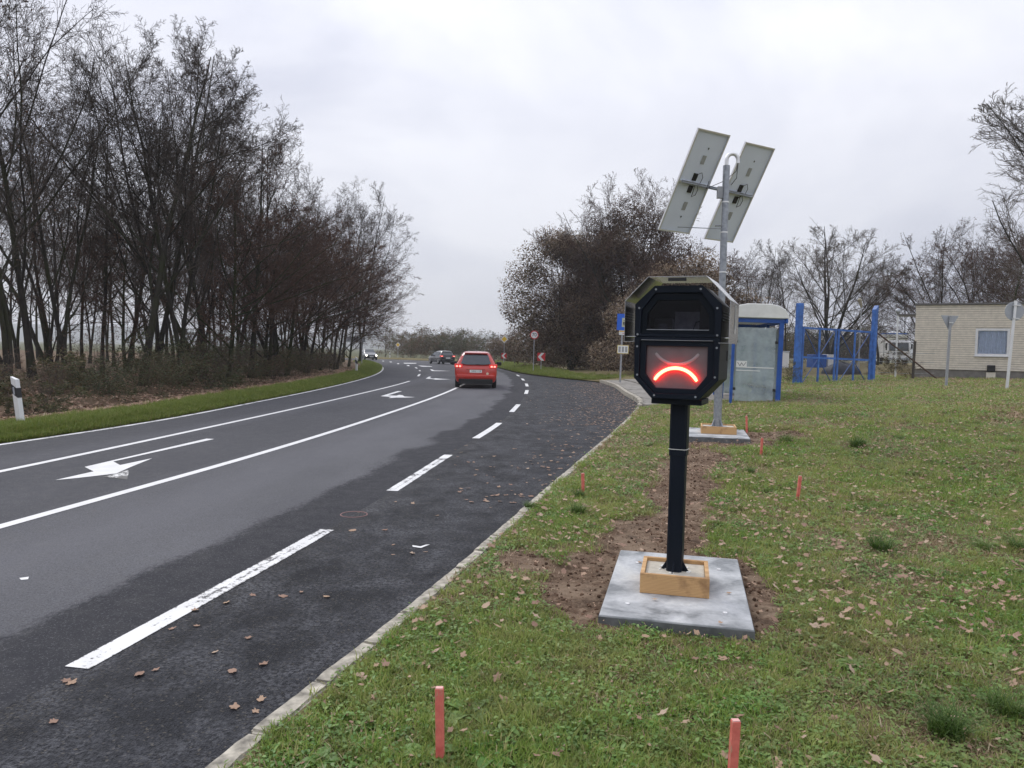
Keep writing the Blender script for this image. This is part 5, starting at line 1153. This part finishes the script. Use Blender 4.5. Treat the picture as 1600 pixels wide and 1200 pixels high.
def leaf_shape(seed, lobed=True):
    rr = random.Random(seed); n = 22; pts = []
    for i in range(n):
        a = 2 * math.pi * i / n; rad = (.64 + .19 * math.cos(5 * a) * (1 if i % 2 else .5) + .12 * math.cos(a) + rr.uniform(-.11, .11)) if lobed else (.7 + rr.uniform(-.1, .1))
        pts.append((rad * math.cos(a) * 1.15, rad * math.sin(a) * .8))
    cu = rr.uniform(-.05, .3); tw = rr.uniform(-.25, .25)
    V = [(0, 0, .08)] + [(x, y, cu * (x * x + y * y) * .8 + tw * x * y + rr.uniform(-.06, .06)) for x, y in pts]
    return np.array(V), np.array([(0, 1 + i, 1 + (i + 1) % n) for i in range(n)])
LEAF = [npmesh('fallen_leaf', leaf_shape(i, i % 4 != 3)[0] * .5, [(leaf_shape(i, i % 4 != 3)[1], 0)], [M['fallen']]) for i in range(7)]
LSRC = [bpy.data.objects.new('leaf_source_%d' % i, me) for i, me in enumerate(LEAF)]
def scatter(name, pts, sizes, srcs, label, cat, tiltmax=.25, parent=None):
    """one object: instances of small source meshes on points (geometry nodes)"""
    me = npmesh(name, pts, [(np.zeros((0, 3), np.int32), 0)]) if False else bpy.data.meshes.new(name)
    me.vertices.add(len(pts)); me.vertices.foreach_set('co', np.asarray(pts, np.float32).ravel())
    a = me.attributes.new('size', 'FLOAT', 'POINT'); a.data.foreach_set('value', np.asarray(sizes, np.float32))
    rot = np.stack([RNG.uniform(-tiltmax, tiltmax, len(pts)), RNG.uniform(-tiltmax, tiltmax, len(pts)), RNG.uniform(0, 6.28, len(pts))], -1).astype(np.float32)
    a = me.attributes.new('rot', 'FLOAT_VECTOR', 'POINT'); a.data.foreach_set('vector', rot.ravel())
    a = me.attributes.new('pick', 'INT', 'POINT'); a.data.foreach_set('value', RNG.integers(0, len(srcs), len(pts)).astype(np.int32))
    o = link(name, me); tag(o, label, cat, kind='stuff')
    ng = bpy.data.node_groups.new(name, 'GeometryNodeTree')
    ng.interface.new_socket('Geometry', in_out='INPUT', socket_type='NodeSocketGeometry'); ng.interface.new_socket('Geometry', in_out='OUTPUT', socket_type='NodeSocketGeometry')
    gi = ng.nodes.new('NodeGroupInput'); go = ng.nodes.new('NodeGroupOutput'); ip = ng.nodes.new('GeometryNodeInstanceOnPoints'); g2 = ng.nodes.new('GeometryNodeGeometryToInstance')
    for s in srcs[::-1]:
        oi = ng.nodes.new('GeometryNodeObjectInfo'); oi.inputs['Object'].default_value = s; oi.inputs['As Instance'].default_value = True; ng.links.new(oi.outputs['Geometry'], g2.inputs[0])
    def attr(nm, t):
        n = ng.nodes.new('GeometryNodeInputNamedAttribute'); n.data_type = t; n.inputs['Name'].default_value = nm; return n.outputs['Attribute']
    ng.links.new(gi.outputs[0], ip.inputs['Points'])
    jg = ng.nodes.new('GeometryNodeJoinGeometry')
    ng.nodes.remove(g2)
    for s in srcs[::-1]:
        oi = ng.nodes.new('GeometryNodeObjectInfo'); oi.inputs['Object'].default_value = s; oi.inputs['As Instance'].default_value = True; ng.links.new(oi.outputs['Geometry'], jg.inputs[0])
    ng.links.new(jg.outputs[0], ip.inputs['Instance']); ip.inputs['Pick Instance'].default_value = True
    ng.links.new(attr('pick', 'INT'), ip.inputs['Instance Index']); ng.links.new(attr('size', 'FLOAT'), ip.inputs['Scale'])
    e2 = ng.nodes.new('FunctionNodeEulerToRotation'); ng.links.new(attr('rot', 'FLOAT_VECTOR'), e2.inputs[0]); ng.links.new(e2.outputs[0], ip.inputs['Rotation'])
    ng.links.new(ip.outputs[0], go.inputs[0]); md = o.modifiers.new('scatter', 'NODES'); md.node_group = ng
    return o
def in_slab(x, y, cx, cy, w, d, m=.02):
    c, s = math.cos(-ROT_SLAB), math.sin(-ROT_SLAB); u = (x - cx) * c - (y - cy) * s; v = (x - cx) * s + (y - cy) * c
    return (np.abs(u) < w / 2 + m) & (np.abs(v) < d / 2 + m)
def on_pave(x, y): return (y > 21.9) & (y < 41) & (x < fR(y) + np.where(y < 31, 4.2, 2.2))
def lawn_pts(rng, y0, y1, dens, edge=.13, noslab=True):
    yy = np.linspace(y0, y1, 60); wid = np.maximum(0, .72 * yy + .9 - fR(yy) - edge); area = float(np.mean(wid) * (y1 - y0)); n = int(area * dens * 1.2)
    y = rng.uniform(y0, y1, n * 2); x = fR(y) + edge + rng.random(n * 2) * (.72 * y + .9 - fR(y) - edge); w = .72 * y + .9 - fR(y)
    keep = rng.random(n * 2) < w / w.max() ; x, y = x[keep], y[keep]
    if noslab: ok = ~(in_slab(x, y, 1.125, 4.97, .87, 1.47) | in_slab(x, y, mx_, my_ - .05, 1.0, 1.5) | on_pave(x, y)); x, y = x[ok], y[ok]
    return x, y
def lift(x, y):
    d = x - fR(y) - .11; S = np.clip(soil_mask(x, y), 0, 1)
    return terrain(x, y) + (fbm(x * 1.3, y * 1.3, 5) - .5) * .05 * sstep(.05, .6, d) + (fbm(x * 9, y * 9, 8) - .5) * (.015 + .05 * np.where(y > 18, 0, S)) * sstep(.02, .2, d)
rg = np.random.default_rng(99)
allp = {'grass': [], 'weed': [], 'straw': []}
for y0, y1, dens, s0 in ((2.0, 4.5, 800, 1.0), (4.5, 8, 480, 1.15), (8, 14, 220, 1.5), (14, 24, 90, 2.0), (24, 36, 30, 2.6)):
    x, y = lawn_pts(rg, y0, y1, dens); S = np.where(y > 18, 0, soil_mask(x, y)); bare = fbm(x * 1.8, y * 1.8, 44); u = rg.random(len(x))
    keep = (S + (rg.random(len(x)) - .5) * .35 < .45) & (u < np.clip((bare - .30) * 4.0, .32, 1)); x, y = x[keep], y[keep]
    z = lift(x, y); sz = s0 * rg.uniform(.6, 1.35, len(x)); pt = np.stack([x, y, z], -1); c = fbm(x * 1.1 + 30, y * 1.1, 61); pk_ = rg.random(len(x)) + (c - .5) * 1.6
    a = pk_ < .40; b_ = (pk_ >= .40) & (pk_ < .70); d_ = pk_ >= .70
    for kk, m_ in (('grass', a), ('weed', b_), ('straw', d_)): allp[kk].append((pt[m_], sz[m_]))
def cat_(l): return np.concatenate([a for a, _ in l]), np.concatenate([b for _, b in l])
p, s = cat_(allp['grass']); scatter('lawn_grass', p, s, [SRC['g1'], SRC['g2']], 'short green grass of the lawn beside the kerb', 'grass')
p, s = cat_(allp['weed']); scatter('clover_weeds', p, s, [SRC['w1'], SRC['w2']], 'small leafy weeds and clover growing through the lawn', 'weeds')
p, s = cat_(allp['straw']); scatter('dry_grass', p, s, [SRC['s1']], 'dry straw coloured grass between the green', 'dry grass')
fx, fy, fs = [], [], []
for y0, y1, dens, s0 in ((2.2, 5, 260, .010), (5, 9, 190, .013), (9, 16, 90, .018), (16, 30, 36, .028)):
    x, y = lawn_pts(rg, y0, y1, dens); ok = rg.random(len(x)) < .35 + 2.2 * np.clip(fbm(x * 1.4 + 4, y * 1.4, 83) - .38, 0, .4); fx.append(x[ok]); fy.append(y[ok]); fs.append(s0 * rg.uniform(.6, 1.7, ok.sum()))
x, y, s = np.concatenate(fx), np.concatenate(fy), np.concatenate(fs)
scatter('leaf_fragments', np.stack([x, y, lift(x, y) + rg.uniform(.012, .034, len(x)) + .0008 * y], -1), s, LSRC, 'crumbled brown leaf fragments caught in the lawn', 'leaves', .8)
# left verge: dense bright strip
n = 26000; y = 9 + 75 * rg.random(n) ** 1.7; d = np.abs(rg.normal(.55, .38, n)).clip(.05, 1.9); x = fL(y) - .02 - d
z = -.045 + .10 * sstep(.05, .5, d) - .25 * sstep(1.5, 4, d); scatter('verge_grass', np.stack([x, y, z], -1), rg.uniform(.45, 1.05, n) * (1 + .012 * y), [SRC['v1'], SRC['v2']], 'bright green grass strip along the left road edge', 'grass')
n = 5000; y = 44 + 52 * rg.random(n); d = np.abs(rg.normal(1.2, 1.0, n)).clip(.1, 4.5); x = fR(y) + .1 + d; z = terrain(x, y) + .25 * sstep(46, 60, y) * np.exp(-(d / 6)**2) * sstep(0, 1.6, d)
scatter('bend_grass', np.stack([x, y, z], -1), rg.uniform(1.2, 2.2, n), [SRC['v1'], SRC['v2']], 'green grass verge under the signs at the right of the bend', 'grass')
# fallen leaves: 300 nearest as parts of the lawn, the rest as litter
xs_, ys_ = [], []
for y0, y1, dens in ((2.2, 6, 62), (6, 12, 62), (12, 22, 66), (22, 34, 66)):
    x, y = lawn_pts(rg, y0, y1, dens, .13); xs_.append(x); ys_.append(y)
x = np.concatenate(xs_); y = np.concatenate(ys_); o_ = np.argsort(y); x, y = x[o_], y[o_]; z = lift(x, y)
inview = (np.abs(x) < .70 * y + .1) & (y > 2.6) & (rg.random(len(x)) > np.where(y < 18, np.clip(soil_mask(x, y), 0, 1) * .75, 0)) & (rg.random(len(x)) < .45 + 1.8 * np.clip(fbm(x * .8 + 9, y * .8, 71) - .38, 0, .4)); x, y, z = x[inview], y[inview], z[inview]
for i in range(300):
    o = link('fallen_leaf', LEAF[RNG.integers(0, 7)], lawn); sc_ = float(.022 + .052 * RNG.random() ** 2); o.location = (x[i], y[i], z[i] + RNG.uniform(.018, .05)); o.scale = (sc_, sc_ * RNG.uniform(.6, 1), sc_); o.rotation_euler = (RNG.uniform(-.5, .5), RNG.uniform(-.5, .5), RNG.uniform(0, 6.28))
n = len(x) - 300; scatter('leaf_litter', np.stack([x[300:], y[300:], z[300:] + .045 + .0012 * y[300:]], -1), .028 + .05 * RNG.random(n) ** 1.8, LSRC, 'scattered fallen leaves further up the lawn', 'leaves', .5)
for i in range(46):
    yy = 3.2 + 10 * random.random() ** 1.3; xx = float(fD(yy)) + random.random() * float(fR(yy) - fD(yy) - .05); o = link('fallen_leaf', LEAF[i % 7], bay); o.location = (xx, yy, -.044); o.scale = (random.uniform(.04, .085),) * 3; o.rotation_euler = (random.uniform(-.15, .15), random.uniform(-.15, .15), random.uniform(0, 6.28))
n = 2600; y = 8 + 33 * rg.random(n); t = 1 - np.abs(rg.normal(0, .33, n)).clip(0, 1); x = fD(y) + (fR(y) - fD(y)) * t - .02; keep = rg.random(n) < np.where(y < 17, .22, 1); x, y = x[keep], y[keep]
scatter('bay_litter', np.stack([x, y, np.full(len(x), -.042)], -1), rg.uniform(.04, .09, len(x)), LSRC, 'brown leaves blown along the bus bay kerb', 'leaves', .15)
n = 12000; y = 10 + 50 * rg.random(n) ** 1.5; d = 1.6 + 8 * rg.random(n) ** 1.3; x = fL(y) - d; z = np.array(-.045 + .10 - .25 * sstep(1.5, 4, d) + .35 * sstep(5, 9, d) + (fbm(x * .6, y * .6, 21) - .5) * .3 * sstep(1, 6, d)) + .02
scatter('wood_litter', np.stack([x, y, z], -1), rg.uniform(.07, .16, n), LSRC, 'brown leaf litter on the floor of the left wood', 'leaves', .6)
# soil clods
ico = MB(); t = (1 + 5**.5) / 2; iv = [(-1, t, 0), (1, t, 0), (-1, -t, 0), (1, -t, 0), (0, -1, t), (0, 1, t), (0, -1, -t), (0, 1, -t), (t, 0, -1), (t, 0, 1), (-t, 0, -1), (-t, 0, 1)]
ifc = np.array([(0,11,5),(0,5,1),(0,1,7),(0,7,10),(0,10,11),(1,5,9),(5,11,4),(11,10,2),(10,7,6),(7,1,8),(3,9,4),(3,4,2),(3,2,6),(3,6,8),(3,8,9),(4,9,5),(2,4,11),(6,2,10),(8,6,7),(9,8,1)])
CL = [src('clod_%d' % i, (np.array(iv) / 1.9 * (1 + np.random.default_rng(i).normal(0, .16, (12, 3))), ifc), M['soilclod']) for i in range(4)]
x, y = lawn_pts(rg, 3.5, 15, 260); S = soil_mask(x, y); keep = S > .6; x, y = x[keep], y[keep]
scatter('soil_clods', np.stack([x, y, lift(x, y)], -1), .003 + .013 * RNG.random(len(x)) ** 3, CL, 'loose brown soil crumbs on the dug ground', 'soil', 3)
# bigger grass tufts and broad leaved rosettes
def tuft(px, py, s, label):
    x, y, z = gt(px, py); t = thing('grass_tuft', label, 'grass tuft', (x, y, z), (0, 0, random.uniform(0, 6)), 'taller grass tufts on the lawn'); t.scale = (s * .95, s * .95, s * .8)
    rr = np.random.default_rng(int(px)); v, f = blades(rr, 190, .08, .20, .006, 1.0, .9, 4); link('blades', npmesh('blades', v, [(f, 0)], [M['tuft']]), t)
for a in ((1480, 1150, .95, 'dark green grass tuft near the bottom right corner'), (1570, 1118, .8, 'grass tuft at the right edge behind the corner tuft'), (1376, 862, 1.0, 'round grass tuft on the lawn right of the slab'), (1535, 862, .75, 'grass tuft near the right edge, left one of a pair'), (1592, 862, .9, 'grass tuft at the right edge, right one of a pair'), (1228, 694, 1.2, 'small grass tuft beside the dug soil near the mast slab'), (1340, 700, 1.4, 'dark flat grass tuft far up the lawn'), (905, 778, .7, 'grass tuft at the foot of the stake by the kerb'), (902, 805, .9, 'grass tuft in front of the stake by the kerb'), (826, 794, .5, 'tiny grass tuft growing at the kerb'), (1172, 742, .8, 'grass tuft right of the dug trench')): tuft(*a)
def rosette(px, py, s, label):
    x, y, z = gt(px, py); t = thing('weed_rosette', label, 'weed', (x, y, z + .01), (0, 0, random.uniform(0, 6)), 'broad leaved weeds on the lawn'); t.scale = (s,) * 3
    b = MB(); me = None
    for i in range(9):
        a = i * 2.4 + random.uniform(-.2, .2); ln = random.uniform(.08, .15); w_ = ln * .2; q = MB(); vv = []; el = random.uniform(.2, .7)
        for j in range(6):
            tt = j / 5; wd = w_ * math.sin(math.pi * min(1, tt * .93 + .07)) + .002; zz = ln * el * (tt - .9 * tt * tt); 
            for sgn in (-1, 0, 1): vv.append((ln * tt, sgn * wd, zz + (.25 * wd if sgn else 0)))
        q.add(vv, [(j * 3 + k_, j * 3 + k_ + 1, j * 3 + k_ + 4, j * 3 + k_ + 3) for j in range(5) for k_ in range(2)]); o = q.build('leaf', M['weed'], t, True); o.rotation_euler = (0, 0, a)
for a in ((735, 1120, 1.1, 'broad leaved weed just right of the bottom centre stake'), (668, 1185, 1.0, 'broad leaved weed at the foot of the bottom centre stake'), (770, 1190, 1.1, 'broad leaved weed at the bottom edge between the two near stakes'), (1330, 1040, .8, 'pale weed rosette on the lawn right of the slab corner'), (700, 1075, .8, 'weed rosette behind the bottom centre stake'), (1260, 1000, .7, 'weed rosette near the right front slab corner'), (500, 1195, .7, 'weed rosette near the kerb at the bottom edge'), (1565, 1030, .9, 'weed rosette near the right picture edge')): rosette(*a)
# leaves lying on the slabs
for i, (px, py) in enumerate(((1022, 938), (1126, 975), (1139, 928), (1000, 880))):
    x, y = gp(px, py, ZA); lf1 = link('fallen_leaf', LEAF[i], lawn); lf1.location = (x, y, ZA + .008); lf1.scale = (.045,) * 3; lf1.rotation_euler = (0, 0, i * 1.7)
# ------------------------------------------------------------------ haze
hz = MB(); hz.box((0, 1050, 22), (5200, 3200, 52))
q = NM('haze'); q.t.nodes.remove(q.p); pv = q.n('ShaderNodeVolumePrincipled'); pv.inputs['Color'].default_value = (.93, .95, 1, 1); pv.inputs['Density'].default_value = .00045; pv.inputs['Anisotropy'].default_value = .2
q.l(pv.outputs[0], q.out.inputs['Volume']); ho = hz.build('haze', q.m); tag(ho, 'thin grey autumn haze over the whole place', 'haze', kind='stuff')
